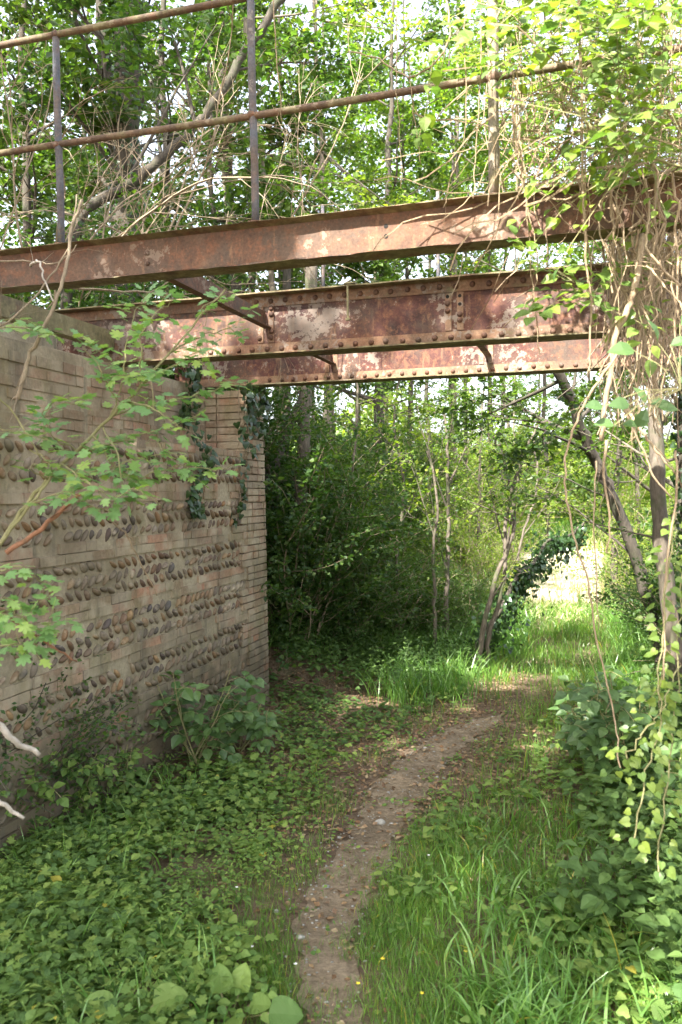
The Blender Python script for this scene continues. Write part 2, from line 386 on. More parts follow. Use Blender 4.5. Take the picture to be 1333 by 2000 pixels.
M['brick'] = masonry('brick', [(.26,.19,.125), (.34,.22,.15), (.35,.28,.19), (.42,.20,.125), (.38,.32,.22), (.36,.25,.165), (.27,.21,.145), (.33,.27,.19), (.38,.23,.16), (.24,.20,.15)], True, .6, .85)
M['cobble'] = masonry('cobble', [(.050,.046,.048), (.13,.082,.055), (.25,.145,.07), (.075,.056,.046), (.17,.14,.11), (.31,.20,.10), (.065,.064,.068), (.18,.10,.06), (.24,.20,.15), (.09,.066,.052)], True, .12, .12, .66, .35)
M['stone'] = masonry('stone', [(.24,.23,.20), (.30,.29,.26)], False, 0, 0, .8, .4)

def soil_mat(name, cols, gravel=True, moss=0.0):
    mt, nt, out = newmat(name); P = pos_of(nt)
    n1 = noise(nt, P, 1.3, 6, .6); n2 = noise(nt, P, 38, 10, .75); n3 = noise(nt, P, 9, 8, .65)
    a = nd(nt, 'ShaderNodeMath', operation='ADD'); nt.links.new(n1, a.inputs[0]); nt.links.new(n3, a.inputs[1])
    c = ramp(nt, a.outputs[0], [(.75, cols[0]), (1.0, cols[1]), (1.2, cols[2])][:3]) if False else ramp(nt, n3, [(.3, cols[0]), (.5, cols[1]), (.72, cols[2])])
    c = mix(nt, .8, c, ramp(nt, n2, [(.3, (.5,.5,.5)), (.7, (1.5,1.45,1.4))]), 'MULTIPLY')
    c = mix(nt, .6, c, ramp(nt, n1, [(.35, (.7,.68,.65)), (.65, (1.25,1.22,1.15))]), 'MULTIPLY')
    if moss: c = mix(nt, ramp(nt, noise(nt, P, 2.4, 7, .7), [(.6-.2*moss, (0,0,0)), (.75-.2*moss, (.8,.8,.8))]), c, (.06,.085,.03))
    p = nd(nt, 'ShaderNodeBsdfPrincipled'); nt.links.new(c, p.inputs['Base Color']); p.inputs['Roughness'].default_value = .95
    p.inputs['Specular IOR Level'].default_value = .15
    b = nd(nt, 'ShaderNodeMath', operation='ADD'); nt.links.new(n2, b.inputs[0]); nt.links.new(n3, b.inputs[1])
    nt.links.new(bump(nt, b.outputs[0], 1.0, .03), p.inputs['Normal']); nt.links.new(p.outputs[0], out.inputs[0]); return mt
M['soil'] = soil_mat('soil', [(.115,.083,.058), (.17,.125,.088), (.23,.175,.122)], moss=.35)
M['path'] = soil_mat('path', [(.185,.145,.10), (.26,.208,.148), (.34,.28,.205)])
M['litter'] = leaf_mat('litter', [(.12,.07,.04),(.20,.12,.07),(.28,.19,.11),(.16,.10,.07),(.34,.27,.17)], tfac=.05, rough=.9, spec=.1, trans=(1,.9,.7))
def flat_mat(name, c, rough=.5):
    mt, nt, out = newmat(name); p = nd(nt, 'ShaderNodeBsdfPrincipled')
    nt.links.new(mix(nt, noise(nt, pos_of(nt), 60), tuple(k*.8 for k in c), c), p.inputs['Base Color']); p.inputs['Roughness'].default_value = rough
    nt.links.new(p.outputs[0], out.inputs[0]); return mt
M['petal_yellow'] = flat_mat('petal_yellow', (.75,.55,.03)); M['petal_white'] = flat_mat('petal_white', (.8,.78,.75))

# ------------------------------------------------------------------ terrain
def uv(x, y): return x * CT - y * ST, x * ST + y * CT
def hash_noise(x, y, s, seed):
    """cheap smooth value noise"""
    x = x / s + seed * 17.3; y = y / s + seed * 5.7
    xi = np.floor(x); yi = np.floor(y); fx = x - xi; fy = y - yi
    h = lambda a, b: np.modf(np.abs(np.sin(a * 127.1 + b * 311.7 + seed) * 43758.5453))[0]
    fx = fx * fx * (3 - 2 * fx); fy = fy * fy * (3 - 2 * fy)
    return (h(xi, yi) * (1 - fx) + h(xi + 1, yi) * fx) * (1 - fy) + (h(xi, yi + 1) * (1 - fx) + h(xi + 1, yi + 1) * fx) * fy - .5
def gh(x, y):
    x = np.asarray(x, float); y = np.asarray(y, float)
    u, v = uv(x, y)
    z = -.028 * np.clip(y, 0, 8) + .045 * np.clip(y - 10, 0, 14)
    z = z + .05 * hash_noise(x, y, 1.1, 1) + .025 * hash_noise(x, y, .4, 2) + .25 * hash_noise(x, y, 6, 3) * sm(y, 9, 14)
    # embankment carrying the bridge
    z = z + (2.42 + .1 * hash_noise(x, y, .8, 4)) * sm(-u, 3.02, 3.28) * (1 - sm(v, 6.35, 8.6)) * sm(v, 1.2, 2.6)
    z = z + 2.3 * sm(u, .95, 1.5) * (1 - sm(v, 5.6, 7.6)) * sm(v, 3.3, 4.2)
    # banks either side beyond the bridge
    z = z + 1.5 * sm(-u, 2.5, 5.2) * sm(v, 6.6, 8.4) * (1 - sm(y, 16, 26)) * (1 - sm(-u, 9, 16) * .3)
    z = z + .35 * sm(-u, 2.0, 3.0) * sm(v, 6.6, 7.4) * (1 - sm(y, 16, 26))
    z = z + 1.0 * sm(u, 1.5, 4) * sm(v, 6, 8) * (1 - sm(y, 14, 20))
    return z
def gp(px, py):
    """ground point seen at a pixel"""
    lo = None
    for d in np.arange(1.5, 60, .02):
        p = at(px, py, d)
        if p[2] <= gh(p[0], p[1]): return p
    return p
def axis(dense_lo, dense_hi, step, far):
    a = list(np.arange(dense_lo, dense_hi + 1e-6, step)); s = step
    x = a[-1]; hi = []
    while x < far: s *= 1.25; x += s; hi.append(x)
    s = step; x = a[0]; lo = []
    while x > -far: s *= 1.25; x -= s; lo.append(x)
    return np.array(lo[::-1] + a + hi)
def grid_obj(name, X, Y, hfun, mat, kind='structure'):
    gx, gy = np.meshgrid(X, Y); V = np.stack((gx.ravel(), gy.ravel(), hfun(gx, gy).ravel()), 1)
    nx, ny = len(X), len(Y); i = np.arange((nx-1)*(ny-1)); r = i // (nx-1); c = i % (nx-1); a = r*nx + c
    idx = np.stack((a, a+1, a+1+nx, a+nx), 1).ravel()
    o = bpy.data.objects.new(name, raw_mesh(name, V, np.full(len(i), 4), idx, [mat], None, True)); COL.objects.link(o)
    return tag(o, kind=kind)
grid_obj('ground', axis(-6, 5, .07, 320), axis(0, 16, .07, 320), gh, M['soil'])

PATH_PX = [(650,2080,95),(645,1940,85),(640,1790,78),(715,1660,78),(785,1545,68),(870,1455,58),(945,1412,42),(985,1396,18)]
path_c = []; path_w = []
for px, py, hw in PATH_PX:
    a = gp(px, py); b = gp(px + hw, py); path_c.append(a[:2]); path_w.append(abs(b[0] - a[0]) * .72)
# the trodden track goes on through the grass
for px, py in ((1060,1340),(1105,1280),(1110,1225),(1060,1190)):
    path_c.append(gp(px, py)[:2]); path_w.append(.22)
pc = jiggle(np.array([(p[0], p[1], w) for p, w in zip(path_c, path_w)]), 10, 0, None)
def path_sd(x, y):
    """distance to path centreline minus half width; signed side"""
    x = np.asarray(x, float).ravel(); y = np.asarray(y, float).ravel()
    d = np.hypot(x[:, None] - pc[None, :, 0], y[:, None] - pc[None, :, 1]); k = d.argmin(1)
    return d[np.arange(len(x)), k] - pc[k, 2], np.sign(x - pc[k, 0]), k / len(pc)
# path sheet, 4 mm above the ground, ragged edges
soil_end = 7 * 10 + 1
rngp = np.random.RandomState(5)
rows = []; mw = 13
pcf = pc[:soil_end]
pcf = np.stack([np.interp(np.linspace(0, len(pcf)-1, 160), np.arange(len(pcf)), pcf[:, k]) for k in range(3)], 1)
tn = np.gradient(pcf[:, :2], axis=0); tn /= np.linalg.norm(tn, axis=1, keepdims=True); nm = np.stack((tn[:, 1], -tn[:, 0]), 1)
V = []
for i in range(160):
    taper = min(1, (159 - i) / 12 + .15)
    for j in range(mw):
        t = j / (mw - 1) * 2 - 1
        w = pcf[i, 2] * taper * (1.0 + .5 * hash_noise(np.array(pcf[i, 1] * 1.0), np.array(float(np.sign(t) * 3)), .05, 7) + .3 * hash_noise(np.array(pcf[i, 1]), np.array(float(np.sign(t) * 9)), .4, 8))
        p = pcf[i, :2] + nm[i] * w * t
        V.append((p[0], p[1], float(gh(p[0], p[1])) + .006))
V = np.array(V); i = np.arange(159 * (mw-1)); r = i // (mw-1); c = i % (mw-1); a = r * mw + c
po = bpy.data.objects.new('path', raw_mesh('path', V, np.full(len(i), 4), np.stack((a, a+1, a+1+mw, a+mw), 1).ravel(), [M['path']], None, True)); COL.objects.link(po)
tag(po, kind='structure')

def bare(x, y): return (np.abs(x / y - .268) < .052 + .012 * hash_noise(x, y, .8, 71)) & (y > 12.4) & (y < 19)
qx, qy = np.meshgrid(np.linspace(-1, 1, 17), np.linspace(12.2, 19.4, 50))
rg = .055 + .010 * hash_noise(qx * 0 + np.sign(qx) * 2, qy, .5, 72) * np.abs(qx)
V = np.stack(((qy * (.268 + qx * rg)).ravel(), qy.ravel(), np.zeros(qx.size)), 1); V[:, 2] = gh(V[:, 0], V[:, 1]) + .02
i = np.arange(49 * 16); r = i // 16; c = i % 16; a = r * 17 + c
M['dry_earth'] = soil_mat('dry_earth', [(.36,.31,.23), (.48,.43,.33), (.58,.53,.43)])  # pale tone paints the strong sunlight on the clearing floor
dt = bpy.data.objects.new('track', raw_mesh('track', V, np.full(len(i), 4), np.stack((a, a+1, a+18, a+17), 1).ravel(), [M['dry_earth']], None, True)); COL.objects.link(dt); tag(dt, kind='structure')  # sheet added to make the clearing look sunlit, in place of its grass

# ------------------------------------------------------------------ abutment walls
def abutment(name, face_u, sgn, v0, v1, label, z_bottom, seed, detail=True):
    """sgn +1: the face looks to +u"""
    rng = np.random.RandomState(seed)
    root = thing(name, S(face_u, (v0 + v1) / 2, 0), label, 'wall')
    FU = lambda d: face_u + sgn * d
    # mortar body: lower wall, set-back bearing shelf, near upper block
    b = MB()
    sh0 = 4.06; pier0 = v1 - .36
    def bx(u0, u1, a, b_, z0, z1, mat=0):
        b.box((min(u0, u1), a, z0), (max(u0, u1), b_, z1), mat, Sarr)
    # subdivided face for relief
    def face(u, a, b_, z0, z1, bulge=.006):
        nv = max(2, int((b_ - a) / .06)); nz = max(2, int((z1 - z0) / .06))
        vv = np.linspace(a, b_, nv); zz = np.linspace(z0, z1, nz)
        gv, gz = np.meshgrid(vv, zz)
        off = bulge * (hash_noise(gv, gz, .11, seed) * 1.0 + hash_noise(gv, gz, .4, seed + 1) * 1.3)
        off[0, :] = off[-1, :] = 0; off[:, 0] = off[:, -1] = 0
        V = Sarr(np.stack((u + sgn * off.ravel() + sgn * .002, gv.ravel(), gz.ravel()), 1))
        F = [(r*nv+c, r*nv+c+1, (r+1)*nv+c+1, (r+1)*nv+c) for r in range(nz-1) for c in range(nv-1)]
        b.add(V, F if sgn > 0 else [f[::-1] for f in F])
    bx(FU(-.6), FU(0), v0, v1, z_bottom, 2.0); face(FU(0), v0, v1, z_bottom, 2.0)
    bx(FU(-.6), FU(0), v0, sh0, 2.0, 2.47); face(FU(0), v0, sh0, 2.0, 2.50 - .04)
    bx(FU(-.85), FU(-.35), sh0, pier0, 2.0, 2.575); face(FU(-.35), sh0, pier0, 2.0, 2.57)
    bx(FU(-.6), FU(0), pier0, v1, 2.0, 2.52)
    bx(FU(-1.15), FU(-.95), sh0 - .3, v1, 1.8, 2.95)
    b.build('wall_core', M['mortar'], root)
    if not detail: return root
    # bricks
    k = MB()
    def brick_course(u, a, b_, z, h=.052, L=.235, skip=.05, d=.05):
        v = a - rng.uniform(0, L)
        while v < b_:
            l = L * rng.uniform(.85, 1.08) * (1 if rng.rand() < .75 else .5)
            x0, x1 = max(v, a), min(v + l, b_)
            if x1 - x0 > .03 and rng.rand() > skip:
                pr = rng.uniform(.001, .009) if rng.rand() < .9 else -.012
                k.box((u - d if sgn > 0 else u - pr, x0, z + rng.normal(0, .0012)), (u + pr if sgn > 0 else u + d, x1, z + h + rng.normal(0, .0015)), 0, Sarr, .0016, rng)
            v += l + rng.uniform(.003, .009)
    centers = [1.87 - .335 * i for i in range(7)]
    for c in centers:
        if c - .2 < z_bottom: continue
        brick_course(FU(0.011), v0, pier0, c - .105 - .058, .054); brick_course(FU(0.010), v0, pier0, c - .105 - .058 * 2 + .001, .054)
    z = 1.985
    while z < 2.42: brick_course(FU(.003), v0, sh0 - .04, z); z += .0625
    z = 2.02
    while z < 2.52: brick_course(FU(-.348), sh0 + .1, pier0, z); z += .0625
    brick_course(FU(.004), sh0, pier0, 1.985 - .0)
    # pier of bricks, toothed into the wall, slightly battered
    z = z_bottom + .05; ci = 0
    while z < 2.5:
        tooth = .13 if (int((z - centers[-1] + .14) / .335 * 2) % 2 == 0 and z < 1.95) else .0
        bat = .055 * (2.5 - z) / 2.5
        a = pier0 - tooth
        v = a
        while v < v1 + bat - .01:
            l = rng.choice((.11, .23)) * rng.uniform(.95, 1.03); x1 = min(v + l, v1 + bat + rng.normal(0, .003))
            pr = .028 + rng.uniform(0, .006)
            k.box((FU(-.22) if sgn > 0 else FU(pr), v, z), (FU(pr) if sgn > 0 else FU(-.22), x1, z + .050), 0, Sarr, .0018, rng)
            v = x1 + .009
        z += .059; ci += 1
    z = 2.0
    while z < 2.5:
        for q0, q1 in ((-.34, -.13), (-.12, .012)) if int(z * 100) % 2 else ((-.34, -.24), (-.23, .012)):
            k.box((FU(q0), pier0 - .012 - rng.uniform(0, .008), z), (FU(q1), pier0 + .02, z + .051), 0, Sarr, .0018, rng)
        z += .0605
    k.build('brickwork', M['brick'], root)
    # river cobbles set herringbone in three rows per band
    me_v, me_f = ico(2)
    cb = MB()
    for bi, c in enumerate(centers):
        for rI in range(3):
            zc = c + .073 * (1 - rI)
            lean = (1 if (bi + rI) % 2 == 0 else -1)
            v = v0 + rng.uniform(0, .05)
            while v < pier0 - .03:
                if rng.rand() > .035 and zc > z_bottom:
                    L = rng.uniform(.033, .045) * (1.12 if rng.rand() < .15 else 1); W = L * rng.uniform(.34, .54)
                    ang = lean * R(rng.uniform(30, 62)) + rng.normal(0, .12)
                    p = me_v * np.array((rng.uniform(.020, .032), W, L)) * (1 + .09 * np.sin(me_v @ rng.normal(0, 2.2, 3) + rng.rand() * 6))[:, None]
                    p = p * (1 + .10 * np.sin(me_v[:, [1]] * 3 + rng.rand() * 6)) 
                    ca, sa = math.cos(ang), math.sin(ang)
                    q = np.stack((p[:, 0], p[:, 1] * ca - p[:, 2] * sa, p[:, 1] * sa + p[:, 2] * ca), 1)
                    q += np.array((FU(rng.uniform(-.006, .005)), v, zc + rng.normal(0, .005)))
                    cb.add(Sarr(q), me_f)
                v += rng.uniform(.066, .092)
    cb.build('cobble_inlay', M['cobble'], root, smooth=True)
    return root
_ico = {}
def ico(n):
    if n in _ico: return _ico[n]
    import bmesh
    bm = bmesh.new(); bmesh.ops.create_icosphere(bm, subdivisions=n, radius=1)
    v = np.array([x.co[:] for x in bm.verts]); f = [tuple(q.index for q in fc.verts) for fc in bm.faces]; bm.free()
    _ico[n] = (v, f); return v, f
abutment('abutment_wall', -2.75, 1, 2.6, 6.62, 'long brick retaining wall with bands of river cobbles under the rusty bridge', -.5, 11)
abutment('abutment_wall', .95, -1, 3.2, 6.6, 'brick bridge abutment hidden behind the dry hanging vines on the right', -.5, 12, False)

# ------------------------------------------------------------------ the iron bridge
bridge = thing('iron_bridge', S(-1, 5, 2.55), 'derelict bridge of rusty steel beams with thin pipe railing over the path', 'bridge')
Z0 = CAMZ
def beam_box(b, u0, u1, v0, v1, z0, z1, mat=0, n=1):
    us = np.linspace(u0, u1, n + 1)
    for a, c in zip(us[:-1], us[1:]): b.box((a, v0, z0), (c, v1, z1), mat, Sarr)
def ibeam(name, u0, u1, v, zb, zt, fw, ft, wt, mats):
    """mats: web, flange, edge. I section extruded along u with slight damage to the flange edges"""
    n = 90; us = np.linspace(u0, u1, n); rng = np.random.RandomState(3)
    prof = [(-fw/2, zb), (fw/2, zb), (fw/2, zb+ft*.7), (wt/2, zb+ft*1.5), (wt/2, zt-ft*1.5), (fw/2, zt-ft*.7), (fw/2, zt), (-fw/2, zt), (-fw/2, zt-ft*.7), (-wt/2, zt-ft*1.5), (-wt/2, zb+ft*1.5), (-fw/2, zb+ft*.7)]
    mat_of = [2, 2, 1, 0, 1, 2, 1, 2, 2, 0, 1, 1]
    k = len(prof); V = []
    wob = np.cumsum(rng.normal(0, .0009, (n, k)), 0); wob -= np.linspace(0, 1, n)[:, None] * wob[-1]
    for i, u in enumerate(us):
        for j, (dv, z) in enumerate(prof):
            e = .0014 * rng.normal() if abs(dv) > wt else 0
            V.append((u, v + dv + e, z + (e + wob[i, j] * .6 if abs(dv) > wt else 0)))
    b = MB(); V = Sarr(np.array(V)); base = 0
    for j in range(k):
        j2 = (j + 1) % k
        b_f = [(i*k+j, i*k+j2, (i+1)*k+j2, (i+1)*k+j) for i in range(n-1)]
        for f in b_f: b.f.append(f[::-1]); b.m.append(mat_of[j])
    b.v.append(V); b.n = len(V)
    b.f.append(tuple(range(k))); b.m.append(0); b.f.append(tuple((n-1)*k + j for j in range(k))[::-1]); b.m.append(0)
    o = b.build(name, mats, bridge); return o
fb = ibeam('front_beam', -4.2, 1.3, 3.6, Z0 + 1.055, Z0 + 1.255, .118, .011, .009, [M['rust_beam'], M['rust_dark'], M['rust_edge']])
fb['label'] = 'front I-beam with a sunlit patch, carries the railing'
# rivets share one mesh
def dome_mesh(name, r, h, mat):
    v, f = ico(2); v = v * np.array((r, r, h)); me = raw_mesh(name, v[:, [0, 2, 1]] * np.array((1, -1, 1)), np.full(len(f), 3), np.array(f).ravel()[::1], [mat], None, True); return me
riv_me = dome_mesh('rivet', .0185, .015, M['rust_rivet']); bolt_me = dome_mesh('bolt', .013, .009, M['rust_rivet'])
def put_dome(me, name, u, v, z, parent):
    o = bpy.data.objects.new(name, me); COL.objects.link(o); o.parent = parent
    base = np.array(bridge['_o']); p = S(u, v, z) - base
    o.location = tuple(p); o.rotation_euler = (0, 0, -R(17)); return o
hole = flat_mat('hole_dark', (.01,.008,.006), .9)
def u_at(px, v):
    x = (px - 666.5) / F_PX; t = v / (CT + x * ST); return t * (x * CT - ST), t
for px in (297,):
    u, t = u_at(px, 3.6)
    for z in (1.185, 1.135): put_dome(bolt_me, 'bolt', u, 3.6 - .007, Z0 + z - .01, fb)
u, t = u_at(759, 3.6)
for z in (1.19, 1.145):
    hb = MB(); a = np.arange(10) * 2 * PI / 10
    vs = [(u + .010 * math.cos(q), 3.6 - .0062, Z0 + z - .008 + .010 * math.sin(q)) for q in a]
    hb.add(Sarr(vs), [tuple(range(10))]); hb.build('bolt_hole', hole, bridge).parent = fb

def plate_girder(name, v, u0, u1, zb, zt, label):
    b = MB(); L = .078; tk = .009; fw = .09
    beam_box(b, u0, u1, v - .0045, v + .0045, zb + .004, zt - .004, 0, 1)
    for s in (-1, 1):
        va, vb = (v - .0045 - tk, v - .0045) if s < 0 else (v + .0045, v + .0045 + tk)
        for z0, z1 in ((zb, zb + L), (zt - L, zt)):
            beam_box(b, u0, u1, va, vb, z0 + (tk if z0 == zb else 0), z1 - (0 if z0 == zb else tk), 1)
        # toes: slim outstanding legs, slightly uneven
        rng = np.random.RandomState(int(v * 10) + s)
        for zc0, zc1 in ((zb, zb + tk), (zt - tk, zt)):
            n = 60; us = np.linspace(u0, u1, n)
            v_in = v + s * .0045; v_out = v + s * (.0045 + fw)
            V = []
            for i, u in enumerate(us):
                e = rng.normal(0, .0012); dz = rng.normal(0, .0008)
                V += [(u, v_in, zc0), (u, v_out + e, zc0 + dz), (u, v_out + e, zc1 + dz), (u, v_in, zc1)]
            F = []; MI = []
            for i in range(n - 1):
                for j in range(4):
                    F.append((i*4+j, i*4+(j+1)%4, (i+1)*4+(j+1)%4, (i+1)*4+j))
            F += [(3,2,1,0), ((n-1)*4, (n-1)*4+1, (n-1)*4+2, (n-1)*4+3)]
            b.add(Sarr(V), F, 2)
    o = b.build(name, [M['rust_web'], M['rust_flange'], M['rust_edge']], bridge); o['label'] = label
    return o
g2 = plate_girder('riveted_girder', 5.0, -3.62, 1.3, Z0 + .885, Z0 + 1.28, 'middle plate girder with flaking paint and two rivet rows')
g3 = plate_girder('riveted_girder', 6.4, -3.45, 1.3, Z0 + .885, Z0 + 1.28, 'far plate girder seen below the middle one')
FV = .0045 + .009
for uu, vv, par in ((-2.03, 5.0, g2), (-.80, 5.0, g2), (-2.03, 6.4, g3), (-.78, 6.4, g3)):
    for a0, a1 in ((-.05, -.012), (.022, .06)):
        stf = MB(); stf.box((uu + a0, vv - FV - .001, Z0 + .97), (uu + a1, vv - FV + .006, Z0 + 1.20), 0, Sarr)
        stf.build('stiffener', M['rust_flange'], bridge).parent = par
rrng = np.random.RandomState(8)
for i in range(30):
    u = -2.42 + i * .1003
    put_dome(riv_me, 'rivet', u + rrng.normal(0, .002), 5.0 - FV, Z0 + .885 + .043 + rrng.normal(0, .0015), g2)
    put_dome(riv_me, 'rivet', u + .03 + rrng.normal(0, .002), 5.0 - FV, Z0 + 1.28 - .043 + rrng.normal(0, .0015), g2)
for i in range(30):
    put_dome(riv_me, 'rivet', -2.56 + i * .102 + rrng.normal(0, .002), 6.4 - FV, Z0 + .885 + .043 + rrng.normal(0, .0015), g3)
for uu, zz in ((-.80 - .035, 1.09), (-.80 - .035, 1.135), (-.80 + .04, 1.03), (-.80 + .04, 1.065), (-2.03 - .04, 1.00), (-2.03 + .04, 1.00), (-2.03 + .045, 1.04), (-2.03 + .045, 1.19), (-2.03+.045, 1.15)):
    put_dome(riv_me, 'rivet', uu, 5.0 - FV, Z0 + zz, g2)
for uu, zz in ((-.80 - .035, 1.175), (-.80 + .04, 1.175), (-.80 + .04, 1.125)):
    a = np.arange(10) * 2 * PI / 10; hb = MB()
    hb.add(Sarr([(uu + .011 * math.cos(q), 5.0 - FV - .0022, Z0 + zz + .011 * math.sin(q)) for q in a]), [tuple(range(10))])
    hb.build('rivet_hole', hole, bridge).parent = g2
# hanging clamp on girder
u, t = u_at(685, 4.93)
cb = MB(); cb.box((u - .006, 4.905, Z0 + 1.07), (u + .006, 4.912, Z0 + 1.295), 0, Sarr); cb.box((u - .014, 4.90, Z0 + 1.06), (u + .014, 4.925, Z0 + 1.072), 0, Sarr); cb.box((u - .02, 4.895, Z0 + 1.284), (u + .05, 4.96, Z0 + 1.292), 0, Sarr)
cb.build('clamp_rod', M['timber_moss'], bridge)
def brace(u, va, vb, z0, z1, mat, ft=.008, fw=.05):
    b = MB()
    def bx(a0, a1, c0, c1): b.box((a0, va, c0), (a1, vb, c1), 0, Sarr)
    bx(u - .004, u + .004, z0 + ft, z1); bx(u - .004, u - .004 + fw, z0, z0 + ft)
    return b.build('cross_brace', mat, bridge)
brace(-2.03, 3.608, 4.985, Z0 + 1.06, Z0 + 1.17, M['rust_beam'])
brace(-2.03, 5.005, 6.385, Z0 + 1.03, Z0 + 1.14, M['rust_dark'])
brace(-.78, 5.005, 6.385, Z0 + 1.03, Z0 + 1.14, M['rust_dark'])
b = MB()
b.box((-3.23, 3.0, Z0 + .995), (-3.15, 4.985, Z0 + 1.115), 0, Sarr)
o = b.build('cross_brace', M['timber_moss'], bridge); o['label'] = 'moss covered cross member above the wall'
# railing on the front beam
def pipe(name, pts, r, mat, parent=bridge, k=14):
    b = MB(); b.tube(pts, r, k); return b.build(name, mat, parent, smooth=True)
VR = 3.6
posts = [(-2.585, .018), (-1.52, .018), (-.40, .0225)]
for i, (pu, pr) in enumerate(posts):
    dx = .012 if i != 2 else -.002
    P = [S(pu + dx * (1 - t), VR, Z0 + 1.255 + t * 1.075) + np.array((.002 * math.sin(t * 7), 0, 0)) for t in np.linspace(0, 1, 9)]
    o = pipe('railing_post', P, pr, M['rail_steel'] if i < 2 else M['rail_pale'])
    b = MB(); b.tube([S(pu + dx, VR, Z0 + 1.256), S(pu + dx, VR, Z0 + 1.264)], .042, 12); b.build('foot_plate', M['rust_beam'], bridge).parent = o
    for zc in (1.765, 2.315):
        bm_ = MB(); v, f = ico(2); bm_.add(v * np.array((pr * 1.35, pr * 1.35, pr * 1.3)) + S(pu, VR, Z0 + zc), f)
        q = bm_.build('joint', M['rust_beam'], bridge, smooth=True); q.parent = o
for zc in (1.765, 2.315):
    us = np.linspace(-4.6, 1.6, 60)
    P = [S(u, VR, Z0 + zc + .004 * math.sin(u * 2.3 + zc)) for u in us]
    pipe('railing_rail', P, .0165, M['rail_pipe'])
for px, v in ((636, 6.4), (859, 6.4)):
    u, t = u_at(px, v)
    pipe('railing_post', [S(u, v, Z0 + 1.28), S(u, v, Z0 + 2.33)], .014, M['rail_steel'], k=8)

# ------------------------------------------------------------------ tree generator
def rot_about(v, axis, a):
    axis = axis / (np.linalg.norm(axis) + 1e-9)
    return v * math.cos(a) + np.cross(axis, v) * math.sin(a) + axis * np.dot(axis, v) * (1 - math.cos(a))
def unit(v): return v / (np.linalg.norm(v) + 1e-9)
class Skel:
    def __init__(s, seed): s.rng = np.random.RandomState(seed); s.tubes = []; s.twigs = []
    def branch(s, p, d, L, r, depth, up=.06, wander=.16, kids=4, leaf_from=0.25, spread=.85):
        rng = s.rng; n = max(4, int(L / .22)); pts = [p]; rad = [r]; step = L / n
        for i in range(n):
            d = unit(d + rng.normal(0, wander, 3) * .5 + np.array((0, 0, up)))
            p = p + d * step; pts.append(p); rad.append(max(.003, r * (1 - .78 * (i + 1) / n)))
        s.tubes.append((np.array(pts), np.array(rad), 7 if r > .04 else (5 if r > .012 else 3)))
        if depth <= 1: s.twigs.append((np.array(pts), L))
        if depth > 0:
            for c in range(kids):
                t = leaf_from + (1 - leaf_from) * (c + rng.uniform(0, .9)) / kids
                i = min(n - 1, int(t * n)); q = pts[i] + (pts[i+1] - pts[i]) * rng.rand()
                ax = unit(np.cross(d, rng.normal(0, 1, 3)))
                nd_ = rot_about(unit(pts[i+1] - pts[i]), ax, rng.uniform(.55, 1.15) * spread)
                nd_[2] = nd_[2] * .75 + .05
                s.branch(q, unit(nd_), L * rng.uniform(.42, .66) * (1.15 - .5 * t), rad[i] * .55, depth - 1, up * .6, wander * 1.2, max(2, kids - 1), .2, spread)
        return np.array(pts)
    def trunk(s, pts, r_base, r_top, seg=5, wob=.012):
        P = jiggle(pts, seg, wob, s.rng); rr = r_base + (r_top - r_base) * np.linspace(0, 1, len(P)) ** .85
        rr[0] *= 1.35; rr[1] *= 1.1
        s.tubes.append((P, rr, 10)); return P, rr
    def wood(s, name, mat, parent, min_r=0):
        b = MB()
        for P, r, k in s.tubes:
            if r[0] >= min_r: b.tube(P, r, k, cap=False)
        return b.build(name, mat, parent, smooth=True)
    def leaves(s, kind, per_m, size, lb=None, flat=.55, spread=.16, mat=0, filt=None, droop=0.0, clump=0):
        rng = s.rng; lb = lb or LB(); PP = []; DD = []
        for P, L in s.twigs:
            n = int(L * per_m) + 2
            t = rng.uniform(.12, 1.05, n) * (len(P) - 1); i = np.minimum(t.astype(int), len(P) - 2)
            q = P[i] + (P[i+1] - P[i]) * (t - i)[:, None]
            ax = unit(P[-1] - P[0]); side = np.array((-ax[1], ax[0], 0)); side = side / (np.linalg.norm(side) + 1e-6)
            sg = rng.choice((-1, 1), n)[:, None] * rng.uniform(.2, 1, n)[:, None]
            off = side * sg * spread * rng.uniform(.1, 1, (n, 1)) + rng.normal(0, .03, (n, 3))
            PP.append(q + off); DD.append(side * sg + ax * .5 + rng.normal(0, .35, (n, 3)))
        if not PP: return lb
        PP = np.concatenate(PP); DD = np.concatenate(DD); DD[:, 2] -= .25 + droop
        if clump:
            c = hash_noise(PP[:, 0] + PP[:, 2] * .37, PP[:, 1] - PP[:, 2] * .21, .75, s.tubes[0][2] + 3) + hash_noise(PP[:, 0] - PP[:, 1] * .3, PP[:, 2], .6, 9)
            k = c + rng.normal(0, .07, len(PP)) > clump - .30; PP = PP[k]; DD = DD[k]
        if filt is not None: k = filt(PP); PP = PP[k]; DD = DD[k]
        n = len(PP); Nn = rng.normal(0, flat, (n, 3)); Nn[:, 2] += 1
        lb.leaves(kind, PP, DD, Nn, size * rng.uniform(.6, 1.25, n), mat); return lb

